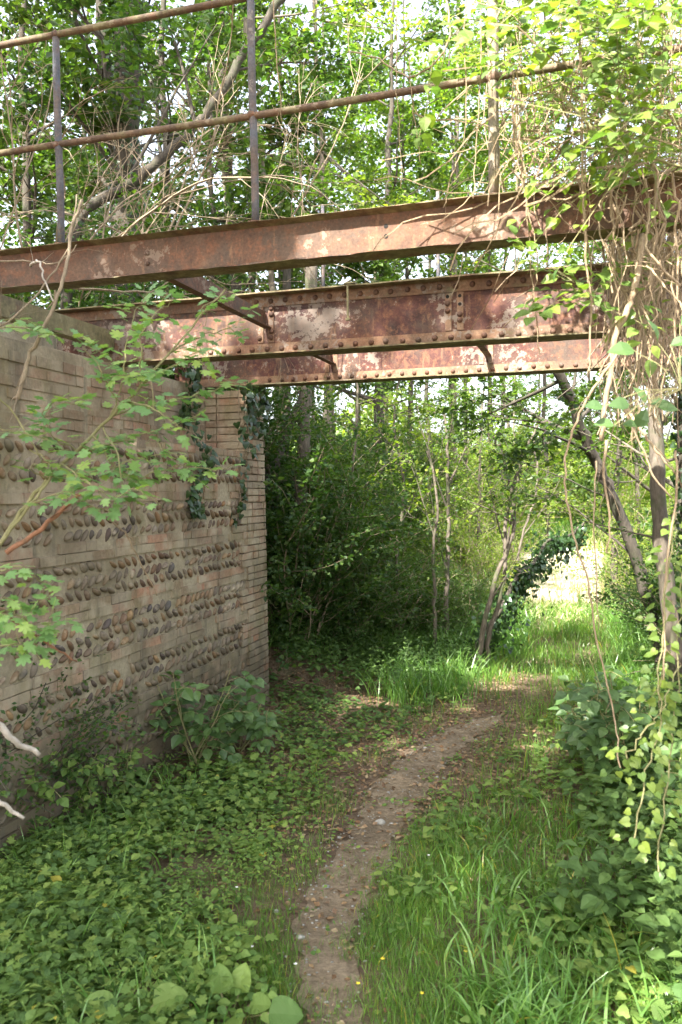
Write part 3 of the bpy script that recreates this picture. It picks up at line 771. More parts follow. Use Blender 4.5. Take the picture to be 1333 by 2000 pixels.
def std_tree(seed, h, r, crown_from=.35, limbs=11, limb_len=2.0, depth=2, kids=4, per_m=38, size=.085, kind='diamond', leafmat='leaf_wood', barkmat='bark', lean=(0, 0), spread=.16):
    """tree at the origin; returns (trunk mesh, crown mesh)"""
    s = Skel(seed); rng = s.rng
    P, rr = s.trunk([(0, 0, -.2), (lean[0]*.2 + rng.normal(0, .05), lean[1]*.2, h*.33), (lean[0]*.6, lean[1]*.6 + rng.normal(0, .08), h*.66), (lean[0], lean[1], h)], r, r*.18, 5, .02)
    for i in range(limbs):
        t = crown_from + (1 - crown_from) * (i + rng.rand()) / limbs; k = min(len(P) - 2, int(t * (len(P) - 1)))
        a = i * 2.4 + rng.normal(0, .4); d = unit(np.array((math.cos(a), math.sin(a), rng.uniform(.15, .75))))
        s.branch(P[k], d, limb_len * rng.uniform(.7, 1.15) * (1.15 - .6 * t), rr[k] * .5, depth, .06, .2, kids)
    s.twigs.append((P[-4:], h * .15))
    return s
def emit_tree(s, loc, name, label, cat='tree', group=None, bark='bark', leaf='leaf_wood', kind='diamond', per_m=38, size=.085, flat=.55, spread=.16, filt=None, scale=1.0):
    root = thing(name, loc, label, cat, group)
    root['_o'] = [0.0, 0.0, 0.0]
    s.wood('trunk', M[bark], root)
    lb = s.leaves(kind, per_m, size, flat=flat, spread=spread, filt=filt, clump=.26 if filt is None else 0)
    lb.build('crown', M[leaf], root)
    del root['_o']
    return root
def copy_tree(root, loc, rz, sc, label, group):
    r = root.copy(); COL.objects.link(r); r.location = loc; r.rotation_euler = (0, 0, rz); r.scale = (sc, sc, sc)
    r['label'] = label; r['group'] = group
    for ch in root.children:
        c = ch.copy(); COL.objects.link(c); c.parent = r
    return r

# ------------------------------------------------------------------ background wood: trees
GR = 'slender trees of the wood behind the bridge'
protoA = std_tree(21, 9.5, .10, .20, 17, 2.3, 2, 4)
protoB = std_tree(22, 8.5, .075, .25, 17, 1.9, 2, 4, lean=(.5, .2))
protoC = std_tree(23, 10, .13, .30, 12, 2.6, 2, 5, lean=(-.4, .1))
rA = emit_tree(protoA, (0, 0, 0), 'woodland_tree', 'slim mid green tree in the wood', 'tree', GR, 'bark_dark', 'leaf_wood', per_m=66, size=.10, spread=.2)
protoD = std_tree(24, 10, .06, .50, 16, 2.2, 2, 4)
rD = emit_tree(protoD, (0, 0, 0), 'woodland_tree', 'high crowned pale tree in the wood', 'tree', GR, 'bark_dark', 'leaf_mid', per_m=66, size=.095, spread=.2)
rB = emit_tree(protoB, (0, 0, 0), 'woodland_tree', 'slim pale tree in the wood', 'tree', GR, 'bark', 'leaf_mid', per_m=62, size=.09, spread=.2)
rC = emit_tree(protoC, (0, 0, 0), 'woodland_tree', 'tall dark tree in the wood', 'tree', GR, 'bark_dark', 'leaf_wood', per_m=70, size=.105, spread=.22)
used = set()
def plant(proto, px, d, rz, sc, label, dz=0):
    p = at(px, 959, d); loc = (p[0], p[1], float(gh(p[0], p[1])) - .1 + dz)
    if proto.name not in used:
        used.add(proto.name); proto.location = loc; proto.rotation_euler = (0, 0, rz); proto.scale = (sc,)*3; proto['label'] = label; return proto
    return copy_tree(proto, loc, rz, sc, label, GR)
TREES = [
 (rC, 250, 9.2, .3, .85, 'dark tree whose trunk rises behind the left end of the railing'),
 (rA, 60, 9.5, 1.9, .8, 'leafy tree at the far left edge behind the first railing post'),
 (rA, 420, 12, 2.5, .8, 'tree between the first two railing posts, some way back'),
 (rC, -90, 11, 4.0, .9, 'tree whose crown leans in from the upper left corner'),
 (rC, 470, 11, 1.2, .85, 'dark tree hidden below by the brick pier'),
 (rA, 555, 13, .2, .85, 'thin tree standing further back right of the wall end'),
 (rB, 655, 14, 2.2, .95, 'pale slender tree above the middle of the front beam'),
 (rA, 500, 16, 5.0, 1.0, 'tree behind the middle railing post, deep in the wood'),
 (rB, 760, 18, 3.3, 1.0, 'pale tree under the bridge, left of the bright gap'),
 (rD, 880, 17, .9, 1.15, 'tall pale tree whose trunks show in the gap below the far girder'),
 (rD, 985, 24, 1.4, 1.3, 'tree behind the right hand railing post'),
 (rB, 1150, 27, 4.4, 1.1, 'pale tree beyond the sunlit clearing'),
 (rA, 1290, 14.5, 3.9, .9, 'green tree to the right of the sunlit clearing'),
 (rC, 1330, 11, 2.0, .75, 'dark tree at the right edge behind the hanging vines'),
 (rA, 700, 24, 0.5, 1.2, 'distant tree in the middle of the wood'),
 (rC, 330, 17, 5.5, .95, 'distant tree left of the middle railing post'),
 (rC, 150, 15, 3.5, .9, 'distant tree between the left edge and the first railing post'),
 (rB, 1000, 30, 2.9, 1.3, 'far pale tree straight above the clearing'),
 (rB, 930, 13.0, 5.1, .5, 'small pale tree behind the forked sapling'),
 (rA, 960, 24, .4, .9, 'green low branched tree at the far left rim of the clearing'),
 (rB, 1250, 17, 1.6, .8, 'pale low branched tree right of the sunlit clearing'),
 (rA, 1180, 30, 2.6, 1.1, 'low branched tree closing the clearing on its far right'),
 (rB, 1060, 33, 4.0, 1.1, 'low branched pale tree closing the clearing at its far end'),
 (rA, 330, 11.5, 3.3, 1.0, 'green tree between the first and middle railing posts'),
 (rC, 740, 14.5, 2.8, .95, 'tree right of the middle railing post above the front beam'),
 (rD, 800, 16, 4.8, 1.1, 'tree between the middle and right hand railing posts'),
 (rD, 910, 19, 1.1, 1.15, 'pale tree just left of the right hand railing post'),
 (rD, 1070, 21, 2.2, 1.2, 'tree just right of the right hand railing post'),
 (rD, 1200, 13, 5.2, .95, 'tree behind the leafy climber at the upper right'),
 (rC, 0, 13, 1.2, 1.0, 'tall tree in the upper left corner further back'),
 (rA, 210, 13, 4.4, 1.05, 'tree behind the thick ivy covered trunk'),
 (rB, 480, 19, 3.1, 1.3, 'tall pale tree far behind the middle railing post'),
 (rA, 640, 19, 5.9, 1.25, 'tall tree far back above the middle of the beam'),
 (rD, 840, 23, 1.9, 1.4, 'tall distant tree above the right half of the front beam'),
 (rD, 960, 20, 3.9, 1.2, 'tall high crowned distant tree behind the right hand railing post'),
]
for t in TREES: plant(*t)

def shrub(seed, loc, h, spread_r, name, label, leaf, n=26, per_m=60, size=.06, kind='diamond', bark='twig', cat='shrub', group=None, depth=1, flat=.6, sp=.09):
    s = Skel(seed); rng = s.rng
    for i in range(n):
        a = rng.uniform(0, 2 * PI); o = rng.uniform(0, .25, 2) * spread_r
        d = unit(np.array((math.cos(a) * rng.uniform(.1, .9), math.sin(a) * rng.uniform(.1, .9), rng.uniform(.7, 1.6))))
        s.branch(np.array((math.cos(a) * o[0], math.sin(a) * o[0], -.1)), d, h * rng.uniform(.6, 1.1), rng.uniform(.006, .016), depth, .0, .22, 5, .15)
    root = thing(name, loc, label, cat, group); root['_o'] = [0.0, 0.0, 0.0]
    s.wood('stem', M[bark], root)
    s.leaves(kind, per_m, size, flat=flat, spread=sp).build('foliage', M[leaf], root)
    del root['_o']; return root
def G3(px, d, dz=0):
    p = at(px, 959, d); return (p[0], p[1], float(gh(p[0], p[1])) + dz)
SG = 'understorey shrubs along the dark bank'
sh1 = shrub(31, G3(575, 8.4), 1.9, 1.0, 'shrub', 'dark leafy shrub filling the corner right of the wall end', 'leaf_deep', 34, 95, .052, group=SG)
sh4 = shrub(34, G3(900, 14.5), 2.9, 1.2, 'shrub', 'airy pale shrub beyond the saplings, left of the clearing', 'leaf_pale', 20, 46, .052, group=SG, sp=.13)
sh2 = shrub(32, G3(745, 9.6), 1.5, 1.0, 'shrub', 'dark shrub on the bank under the middle of the far girder', 'leaf_wood', 32, 85, .052, group=SG)
def copy_sh(src, px, d, rz, sc, label, dz=0, z=None):
    loc = G3(px, d, dz)
    if z is not None: loc = (loc[0], loc[1], z)
    return copy_tree(src, loc, rz, sc, label, SG)
for a in [
 (sh4, 970, 19, 3.2, 1.1, 'airy shrub at the left rim of the clearing further back'),
 (sh4, 760, 16, 4.2, 1.2, 'airy shrub behind the dark bank shrubs in the middle'),
 (sh4, 1270, 13, 5.2, .85, 'airy pale shrub on the right rim of the clearing'),
 (sh4, 1200, 24, 6.0, 1.1, 'low airy shrub at the far right of the clearing'),
 (sh4, 1040, 27, 0.7, 1.3, 'airy shrub at the far end of the clearing'),
 (sh4, 1120, 31, 1.7, 1.3, 'farthest airy shrub straight beyond the clearing'),
 (sh1, 900, 10.6, 3.1, .45, 'low dark shrub at the foot of the forked sapling'),
 (sh2, 850, 9.9, 1.1, .5, 'low green shrub at the foot of the thin upright sapling'),
 (sh4, 940, 12.0, 2.6, .6, 'small airy shrub just left of the clearing'),
 (sh4, 1290, 10.5, .6, .55, 'small airy shrub behind the right hand trunks'),
 (sh1, 660, 8.9, 1.2, .62, 'dark shrub in front of the wood, second from the wall'),
 (sh1, 520, 9.6, 2.2, 1.1, 'tall dark shrub hidden partly by the brick pier'),
 (sh2, 610, 10.8, 3.0, 1.15, 'tall shrub rising to the far girder beside the dark trunk'),
 (sh2, 720, 12.0, 4.1, 1.05, 'tall green shrub behind the dark bank shrubs'),
 (sh2, 815, 11.2, .7, .6, 'mid green shrub left of the multi stemmed sapling'),
 (sh1, 770, 14.6, 5.1, 1.1, 'shrub further back left of the multi stemmed sapling'),
 (sh2, 900, 15.5, 2.0, .7, 'shrub behind the multi stemmed sapling'),
 (sh1, 1320, 9.4, 4.0, .55, 'dark low shrub at the foot of the right hand trunks'),
 (sh2, 1290, 13.5, 1.0, .8, 'green shrub right of the sunlit clearing'),
 (sh1, 1400, 7.6, 2.5, .8, 'dark shrub at the right edge behind the vines'),
]: copy_sh(*a)
# growth on the embankment above the wall (left, seen between beams and behind the railing)
for k, (u, v, sc, z, src, lab) in enumerate([
 (-4.2, 6.6, 1.0, 2.2, sh1, 'dark shrub on the embankment behind the first railing post'),
 (-3.6, 7.6, .9, 1.8, sh1, 'dark shrub on the embankment behind the end of the middle girder'),
 (-5.2, 5.6, 1.0, 2.4, sh2, 'green shrub at the left edge above the wall'),
 (-4.4, 4.9, .45, 2.45, sh1, 'low dark shrub on the embankment between the front beam and middle girder'),
 (-5.6, 8.2, 1.2, 2.0, sh2, 'green shrub further back on the left embankment'),
 (-3.6, 9.6, .9, 1.3, sh2, 'green shrub behind the middle railing post')]):
    p = S(u, v, z); copy_tree(src, tuple(p), k * 1.7, sc, lab, SG)

# ------------------------------------------------------------------ trees with trunks that show
def pole_tree(name, pix, rb, rt, label, bark='bark', seed=1, limbs=(), leaf='leaf_wood', per_m=34, size=.075, group=None, cat='tree', kind='diamond', ivy=None):
    """pix: (px,py,depth) along the trunk; limbs: (t, px,py,depth, radius, kids)"""
    s = Skel(seed); P0 = [at(*q) for q in pix]
    base = P0[0].copy()
    root = thing(name, base, label, cat, group)
    g0 = float(gh(base[0], base[1])) - .12
    if base[2] > g0 + .05: P0.insert(0, np.array((base[0] * 1.0 + (P0[0] - P0[1])[0] * .15, base[1], g0)))
    P, rr = s.trunk(P0, rb, rt, 6, .008)
    for (t, px, py, d, r, kids) in limbs:
        k = min(len(P) - 1, int(t * (len(P) - 1))); q = at(px, py, d); L = np.linalg.norm(q - P[k])
        s.branch(P[k], unit(q - P[k]), L, r, 1 if L < 1 else 2, .02, .13, kids, .3)
    s.wood('trunk', M[bark], root)
    if s.twigs and per_m: s.leaves(kind, per_m, size, spread=.12).build('crown', M[leaf], root)
    if ivy:
        rng = np.random.RandomState(seed + 5); lb = LB(); n = ivy[0]; t0, t1 = ivy[1:3]
        t = rng.uniform(t0, t1, n) * (len(P) - 1); i = np.minimum(t.astype(int), len(P) - 2)
        q = P[i] + (P[i+1] - P[i]) * (t - i)[:, None]; a = rng.normal(0, 1, (n, 3)); a /= np.linalg.norm(a, axis=1, keepdims=True)
        q = q + a * (rr[i][:, None] + rng.uniform(.0, ivy[3], (n, 1)) * (.25 + 2.2 * np.clip(hash_noise(t * .9, t * 0, 1.7, seed) + .45, 0, 1))[:, None] * (1.15 - .8 * t / len(P))[:, None]); q[:, 2] -= np.abs(rng.normal(0, ivy[3] * .5, n))
        dd = rng.normal(0, .5, (n, 3)); dd[:, 2] -= 1
        lb.leaves('ivy', q, dd, a + rng.normal(0, .3, (n, 3)), rng.uniform(.03, .065, n)); o = lb.build('ivy', M['leaf_ivy'], root)
    return root
pole_tree('leaning_tree', [(1290,1275,8.0),(1243,1090,8.0),(1205,990,7.9),(1165,905,7.8),(1130,820,7.6),(1080,700,7.3)], .066, .045, 'grey trunk leaning left across the view right of the clearing', 'bark_dark', 41,
  [(.35,1010,900,8.5,.015,4),(.55,960,905,7.6,.012,4),(.75,960,760,8.2,.03,5),(.85,1250,760,8.4,.025,5),(.7,1060,800,6.6,.02,5),(.95,900,820,8.4,.022,5),(.9,1150,640,7.5,.02,5)], 'leaf_wood', 60, .058)
pole_tree('straight_tree', [(1318,1270,7.0),(1292,1050,7.0),(1283,900,7.0),(1280,760,7.0),(1275,560,7.0),(1265,330,7.0)], .075, .05, 'upright grey trunk near the right edge behind hanging vines', 'bark', 42,
  [(.5,1130,815,8.0,.014,4),(.35,1095,1000,7.6,.012,2),(.8,1180,560,7.4,.02,5),(.9,1100,430,7.4,.02,5),(.6,1400,700,7.0,.02,5)], 'leaf_wood', 60, .06)
pole_tree('ivy_tree', [(1362,1300,6.2),(1348,1050,6.2),(1338,850,6.2),(1340,600,6.2),(1350,300,6.2)], .06, .045, 'dark ivy covered trunk at the right edge', 'bark_dark', 43, [], ivy=(900,.1,.9,.07))
pole_tree('ivy_tree', [(935,1255,9.0),(975,1195,9.1),(1010,1125,9.3),(1042,1100,9.6),(1075,1052,10.0),(1110,1048,10.2),(1140,1020,10.4)], .035, .012, 'leaning branch wrapped in dark ivy beside the sunlit gap', 'bark_dark', 44, [], ivy=(2000,.12,.99,.24))
SAP = [
 ([(940,1250,8.6),(965,1140,8.6),(1005,1020,8.6),(985,900,8.6),(965,850,8.6)], .035, 'forked bare sapling leaning over the left side of the track', [(.5,1010,880,8.5,.014,4),(.6,900,960,8.4,.014,4),(.7,1080,860,8.8,.012,4),(.35,1010,1060,8.4,.012,3)]),
 ([(955,1245,8.7),(985,1130,8.7),(990,1010,8.8),(1020,900,8.8),(1050,830,8.8)], .03, 'second stem of the bare sapling beside the track', [(.6,1090,930,8.7,.01,3),(.5,930,900,8.8,.012,4)]),
 ([(872,1180,9.5),(876,1050,9.5),(874,900,9.5),(868,800,9.5)], .035, 'thin upright sapling in front of the pale gap under the girder', [(.6,800,820,9.4,.014,5),(.7,960,790,9.4,.014,5),(.4,830,930,9.2,.01,4),(.8,900,760,9.2,.01,4)]),
 ([(850,1180,9.0),(845,1080,9.0),(855,980,9.0),(835,880,9.0)], .022, 'dark thin sapling just left of the upright one', [(.6,790,900,9.0,.01,4)]),
]
SAP += [
 ([(700,1190,9.2),(705,1060,9.2),(690,930,9.2),(700,790,9.2),(690,700,9.2)], .022, 'slim leafy sapling rising between dark shrubs near the wall', [(.4,640,900,9,.01,5),(.55,780,880,9,.012,5),(.75,640,780,9,.012,5),(.8,780,780,9,.012,5)]),
 ([(780,1190,9.8),(775,1080,9.8),(790,960,9.8),(770,830,9.8),(780,740,9.8)], .024, 'slim leafy sapling in the middle of the bank', [(.4,720,960,9.6,.01,5),(.5,850,930,9.6,.012,5),(.7,720,830,9.6,.012,5),(.85,830,790,9.6,.012,5)]),
 ([(1010,1160,11),(1020,1050,11),(1050,950,11),(1040,850,11)], .02, 'thin pale sapling at the left rim of the clearing', [(.5,1110,930,11,.01,4),(.7,980,880,11,.01,4)]),
]
for i, (pts, r, lab, lm) in enumerate(SAP):
    pole_tree('sapling', pts, r, .012, lab, 'bark', 50 + i, lm, 'leaf_pale', 12 if i < 4 else 46, .055, 'bare multi stemmed saplings beside the track')
pole_tree('dark_tree', [(585,1180,9.0),(588,1000,9.0),(592,880,9.0),(600,740,9.0),(610,500,9.0)], .085, .07, 'dark straight trunk under the far girder, right of the pier', 'bark', 61, [(.3,500,880,8.6,.02,4)], 'leaf_wood', 30, .06)
pole_tree('dark_tree', [(548,1180,9.6),(550,1000,9.6),(556,880,9.6),(560,740,9.6),(560,500,9.6)], .06, .05, 'thinner trunk close to the brick pier', 'bark_dark', 62, [], per_m=0)
pole_tree('curved_tree', [(478,1060,8.8),(515,950,8.8),(545,880,8.9),(580,800,9.0),(620,735,9.1)], .075, .05, 'trunk curving up to the right behind the pier', 'bark_dark', 63, [], per_m=0)
pole_tree('leaning_tree', [(140,470,6.8),(250,360,6.9),(340,290,7.0),(415,205,7.1),(470,120,7.2),(540,10,7.2),(600,-80,7.2)], .048, .034, 'lichened trunk leaning right behind the railing', 'bark_dark', 64, [(.3,430,60,7.0,.02,5),(.5,330,-20,7.3,.02,5),(.7,640,80,7.6,.015,5),(.25,420,330,6.6,.008,4)], 'leaf_deep', 40, .075)
pole_tree('ivy_tree', [(245,470,8.2),(246,300,8.2),(248,150,8.2),(252,-40,8.2)], .15, .12, 'thick dark upright trunk with ivy behind the top rail', 'bark_dark', 65, [(.4,120,120,8,.03,5),(.6,400,60,8,.03,5),(.8,60,-20,8,.03,5)], 'leaf_deep', 34, .09, ivy=(1200,.05,.98,.09))
for i, (px, d, r, lab) in enumerate([(648, 12.5, .045, 'pale thin trunk above the middle of the front beam'), (612, 13, .03, 'very thin trunk beside the middle railing post'), (555, 11, .05, 'slanting thin trunk right of the middle railing post'), (1003, 16, .02, 'thin trunk right of the third railing post'), (885, 17, .07, 'pale thick trunk in the gap below the far girder')]):
    dx = (-30, 5, -70, 12, 10)[i]
    pole_tree('thin_tree', [(px, 1100, d), (px + dx * .2, 700, d), (px + dx * .5, 400, d), (px + dx, 100, d), (px + dx * 1.2, -60, d)], r, r * .6, lab, 'bark_pale', 70 + i, [(.5, px - 120, 480, d, .02, 4), (.6, px + 150, 400, d, .02, 4), (.8, px - 90, 100, d, .02, 4), (.85, px + 120, 60, d, .02, 4)], 'leaf_pale', 30, .085, 'thin pale trunks of the wood')

# far wood: one mass of foliage all round the clearing
rng = np.random.RandomState(90)
lb = LB(); N = 60000
ang = rng.uniform(-.55, .5, N); dist = rng.uniform(26, 44, N)
x = dist * np.sin(ang); y = dist * np.cos(ang)
clump = hash_noise(x * 1.0, y * 1.0, 3.2, 5) + .5
top = 1.2 + 3.4 * clump + 1.6 * hash_noise(ang * 30, dist * .2, 1.5, 6)
z = rng.uniform(0, 1, N) ** .8 * np.clip(top, 1.2, 12)
tx = np.sin(ang) / np.cos(ang)
keep = ~((tx > .19) & (tx < .33) & (dist < 30) & (z < 1.5))
P = np.stack((x, y, z + gh(x, y)), 1)[keep]; n = len(P)
Nn = rng.normal(0, .8, (n, 3)); Nn[:, 2] += 1
lb.leaves('diamond', P, rng.normal(0, 1, (n, 3)), Nn, rng.uniform(.16, .34, n))
o = lb.build('far_wood', M['leaf_pale']); tag(o, kind='stuff', label='pale sunlit far off foliage beyond the clearing')

# ------------------------------------------------------------------ unseen trees added behind the viewer to shade the path
TO_SUN = np.array(SUN_DIR)
def lit_targets():
    T = []
    for px in np.linspace(655, 800, 8): T.append((S(u_at(px, 3.6)[0], 3.58, Z0 + 1.14), .22))
    for px in np.linspace(1040, 1330, 14): T.append((S(u_at(px, 3.6)[0], 3.58, Z0 + 1.14), .20))
    r_ = np.random.RandomState(4)
    for k in range(60): T.append((at(r_.uniform(1080, 1400), r_.uniform(-60, 420), r_.uniform(2.9, 4.4)), .42))
    for k in range(30): T.append((at(r_.uniform(1180, 1330), r_.uniform(420, 850), r_.uniform(2.9, 4.0)), .22))
    for k in range(14): T.append((at(r_.uniform(1240, 1340), r_.uniform(1050, 1450), 3.2), .10))
    return T
LT = lit_targets()
def sun_gap(W):
    keep = np.ones(len(W), bool)
    for t, rad in LT:
        d = W - t; a = d @ TO_SUN; perp = np.linalg.norm(d - a[:, None] * TO_SUN, axis=1)
        keep &= ~((perp < rad) & (a > 0))
    return keep
shade_spots = [(-3.6, -1.2, 8.4, 81), (-.6, -2.6, 8.8, 82), (-5.2, 1.8, 8.8, 83), (1.6, -4.2, 8.0, 84), (-7.4, 4.5, 9.4, 85), (-2.6, .3, 9.2, 86), (-4.6, -3.6, 9.5, 87), (-4.3, 4.9, 10.5, 88), (-4.0, 2.9, 9.8, 89), (-1.9, -1.6, 8.8, 90), (-4.7, -1.6, 9.0, 91), (-5.6, -.4, 8.6, 92)]
for k, (x, y, h, sd) in enumerate(shade_spots):
    s = std_tree(sd, h, .11, .5, 13, 2.6, 2, 4)
    zg = float(gh(x, y)); off = np.array((x, y, zg))
    # keep the sun's way to the lit places and the camera's view free
    def flt(P, off=off):
        W = P + off
        dv = W - np.array((0, 0, CAMZ)); dep = dv[:, 1]
        infr = (dep > .2) & (np.abs(dv[:, 0]) < .46 * dep + .25) & (np.abs(dv[:, 2]) < .66 * dep + .25)
        return sun_gap(W) & ~infr
    s.tubes = [t for t in s.tubes if (flt(t[0]).all() if t[1][0] < .06 else flt(t[0][-1:])[0] and flt(t[0][:1])[0])]
    r = emit_tree(s, (x, y, zg), 'added_shade_tree', 'unseen leafy tree added behind the viewer to shade the path', 'tree', 'unseen trees added behind the viewer to shade the path', 'bark', 'leaf_wood', per_m=75, size=.13, filt=flt)

# ------------------------------------------------------------------ bare tangled stems behind the railing (upper left)
def stem_mesh(b, p0, d, L, r, rng, kids=2, up=.0, grav=.0, k=4):
    n = max(5, int(L / .09)); P = [p0]
    for i in range(n):
        d = unit(d + rng.normal(0, .10, 3) + np.array((0, 0, up - grav * i / n))); P.append(P[-1] + d * L / n)
    P = np.array(P); b.tube(P, np.linspace(r, r * .35, len(P)), k, cap=False)
    for c in range(kids):
        i = rng.randint(n // 4, n); dd = rot_about(unit(P[i] - P[i-1]), unit(rng.normal(0, 1, 3)), rng.uniform(.3, .9))
        if L > .12: stem_mesh(b, P[i], dd, L * rng.uniform(.3, .6), r * .6, rng, kids - 1, up, grav, 3)
    return P
rng = np.random.RandomState(101)
groups = [(170, 480, 5.6, 12, (.5, .1, 1.0), 'bare arching tan stems behind the first railing post'), (330, 430, 6.4, 9, (.35, .1, 1.0), 'bare tan stems between the first two railing posts'), (60, 470, 5.2, 7, (.2, .2, 1), 'bare brown stems at the left edge above the beam')]
for (px, py, d, n, dr, lab) in groups:
    base = at(px, py, d); base[2] = max(2.3, base[2] - .2)
    root = thing('bare_shrub', base, lab, 'shrub', 'bare tangled shrubs behind the railing')
    b = MB()
    for i in range(n):
        dd = unit(np.array(dr) + rng.normal(0, .42, 3)); stem_mesh(b, base + rng.normal(0, .22, 3) * np.array((1.6, .7, .3)), dd, rng.uniform(.9, 2.1), rng.uniform(.004, .010), rng, 4, .0, .14)
    b.build('stem', M['twig'], root)

# ------------------------------------------------------------------ field maple branch in front of the wall
def px_path(pts): return np.array([at(*q) for q in pts])
def spray(lb, P, rng, kind, size, gap, side_len=.05, normal_bias=(0, -.12, 1), mat=0):
    """opposite leaf pairs along a twig"""
    seg = np.linalg.norm(np.diff(P, axis=0), axis=1); L = np.concatenate(([0], np.cumsum(seg)))
    pos, dd = [], []
    s_ = gap * .6
    while s_ < L[-1] + 1e-6:
        q = np.array([np.interp(s_, L, P[:, c]) for c in range(3)]); q2 = np.array([np.interp(min(s_ + .01, L[-1]), L, P[:, c]) for c in range(3)]) + 1e-6
        ax = unit(P[-1] - P[0]); side = unit(np.cross(ax, np.array((0, -.3, 1.0))))
        for sg in (-1, 1):
            dirn = unit(side * sg + ax * .55 + rng.normal(0, .25, 3)); pos.append(q + dirn * side_len * rng.uniform(.4, 1.1)); dd.append(dirn)
        s_ += gap * rng.uniform(.7, 1.3)
    pos.append(P[-1]); dd.append(unit(P[-1] - P[-2]))
    pos = np.array(pos); dd = np.array(dd); dd[:, 2] -= .12
    Nn = rng.normal(0, .28, (len(pos), 3)) + np.array(normal_bias)
    lb.leaves(kind, pos, dd, Nn, size * rng.uniform(.65, 1.2, len(pos)), mat)
rng = np.random.RandomState(111)
root = thing('field_maple', (at(-60, 1250, 2.6)), 'young field maple with bright green lobed leaves reaching across the wall', 'sapling')
b = MB(); lb = LB()
STEMS = [ # pixel paths, radius
 ([(-90,1180,2.6),(0,1065,2.7),(40,1000,2.75),(95,935,2.8),(150,880,2.85),(215,815,2.9),(275,755,2.95),(330,690,3.0),(390,620,3.05),(440,565,3.1)], .0085),
 ([(-80,1150,2.6),(10,1050,2.7),(60,985,2.72),(98,935,2.75),(98,905,2.78),(60,880,2.8)], .0065),
 ([(-40,740,2.7),(20,800,2.8),(70,880,2.8),(98,935,2.85)], .004),
]
TW = [
 [(215,815,2.9),(300,790,3.0),(370,775,3.05),(440,755,3.1),(490,745,3.15)],
 [(215,815,2.9),(235,765,2.9),(245,700,2.9),(255,640,2.95),(270,600,3.0),(290,565,3.0)],
 [(275,755,2.95),(275,700,2.9),(285,640,2.9),(320,600,2.95),(335,585,2.95)],
 [(330,690,3.0),(370,665,3.05),(410,650,3.1),(450,645,3.1),(470,658,3.15)],
 [(275,755,2.95),(330,720,2.8),(380,690,2.8),(420,680,2.8)],
 [(150,880,2.85),(210,870,2.9),(260,850,2.9),(330,835,2.9),(390,810,2.95)],
 [(150,880,2.85),(100,850,2.75),(90,800,2.7),(110,790,2.7),(150,790,2.7)],
 [(95,935,2.8),(60,920,2.75),(75,900,2.7)],
 [(95,935,2.8),(150,925,2.75),(210,915,2.75),(260,900,2.8),(320,885,2.8),(350,890,2.8)],
 [(120,905,2.8),(170,945,2.6),(220,970,2.6),(260,960,2.6),(305,980,2.6)],
 [(240,790,2.9),(200,740,2.8),(195,715,2.8),(165,675,2.8),(200,690,2.8)],
 [(245,785,2.9),(300,800,2.75),(345,830,2.75),(355,850,2.75)],
 [(180,850,2.85),(250,930,2.8),(310,920,2.8),(360,912,2.85),(420,918,2.9),(458,908,2.9)],
 [(140,890,2.85),(110,870,2.7),(20,840,2.6),(-30,835,2.6)],
 [(200,830,2.9),(230,890,2.75),(240,950,2.7),(250,990,2.7)],
 [(390,620,3.05),(400,600,3.05),(430,575,3.1)],
 [(300,720,3.0),(250,735,2.85),(215,735,2.8)],
 [(60,985,2.7),(130,960,2.6),(170,985,2.6),(215,1000,2.6)],
 [(-20,1120,2.4),(40,1110,2.4),(90,1140,2.45)],
 [(-40,1200,2.3),(30,1200,2.35),(70,1230,2.4),(95,1240,2.4)],
 [(-40,1180,2.3),(10,1170,2.35),(40,1185,2.4)],
 [(-30,1260,2.4),(50,1260,2.4),(75,1255,2.4)],
 [(-30,640,3.2),(20,640,3.2),(70,645,3.2),(90,655,3.2)],
 [(-30,625,3.3),(40,625,3.3),(85,640,3.3)],
]
for pts, r in STEMS:
    P = jiggle(px_path(pts), 4, .003, rng); b.tube(P, np.linspace(r, r * .35, len(P)), 6)
for pts in TW:
    P = jiggle(px_path(pts), 4, .004, rng); b.tube(P, np.linspace(.0032, .0012, len(P)), 4)
    spray(lb, P, rng, 'maple', .046, .033, .036)
    for k in range(2):
        i = rng.randint(len(P) // 3, len(P)); e = P[i] + unit(rng.normal(0, 1, 3) + np.array((.5, 0, .1))) * rng.uniform(.05, .13)
        Q = jiggle([P[i], (P[i] + e) / 2 + rng.normal(0, .008, 3), e], 2, 0, rng); b.tube(Q, .0011, 3); spray(lb, Q, rng, 'maple', .040, .04, .03)
b.build('stem', M['twig_green'], root); lb.build('foliage', M['leaf_maple'], root)

def loose_branch(name, pts, r0, r1, mat, label, cat='branch', twigs=0, seed=0, k=6, group=None, wob=.003, tl=.15):
    rng = np.random.RandomState(seed + 200); P = jiggle(px_path(pts), 5, wob, rng); b = MB(); o0 = P[0]
    b.tube(P, np.linspace(r0, r1, len(P)), k)
    for t in range(twigs):
        i = rng.randint(2, len(P) - 1); d = rot_about(unit(P[i] - P[i-1]), unit(rng.normal(0, 1, 3)), rng.uniform(.5, 1.1))
        stem_mesh(b, P[i], d, rng.uniform(.4, 1.2) * tl, max(.0012, r1 * .6), rng, 1, 0, .1, 3)
    o = b.build(name, M[mat], None, origin=o0, smooth=True); tag(o, label, cat, group); return o
loose_branch('dead_branch', [(12,1080,2.7),(80,1035,2.75),(150,970,2.8),(172,968,2.82)], .010, .006, 'dead_red', 'dead stick with a reddish broken end in front of the wall', twigs=1, seed=1)
loose_branch('dead_branch', [(150,972,2.82),(190,998,2.9),(240,1035,3.0),(262,1062,3.05)], .006, .002, 'twig', 'thin dead twig hanging down the wall from the reddish stick', twigs=4, seed=2)
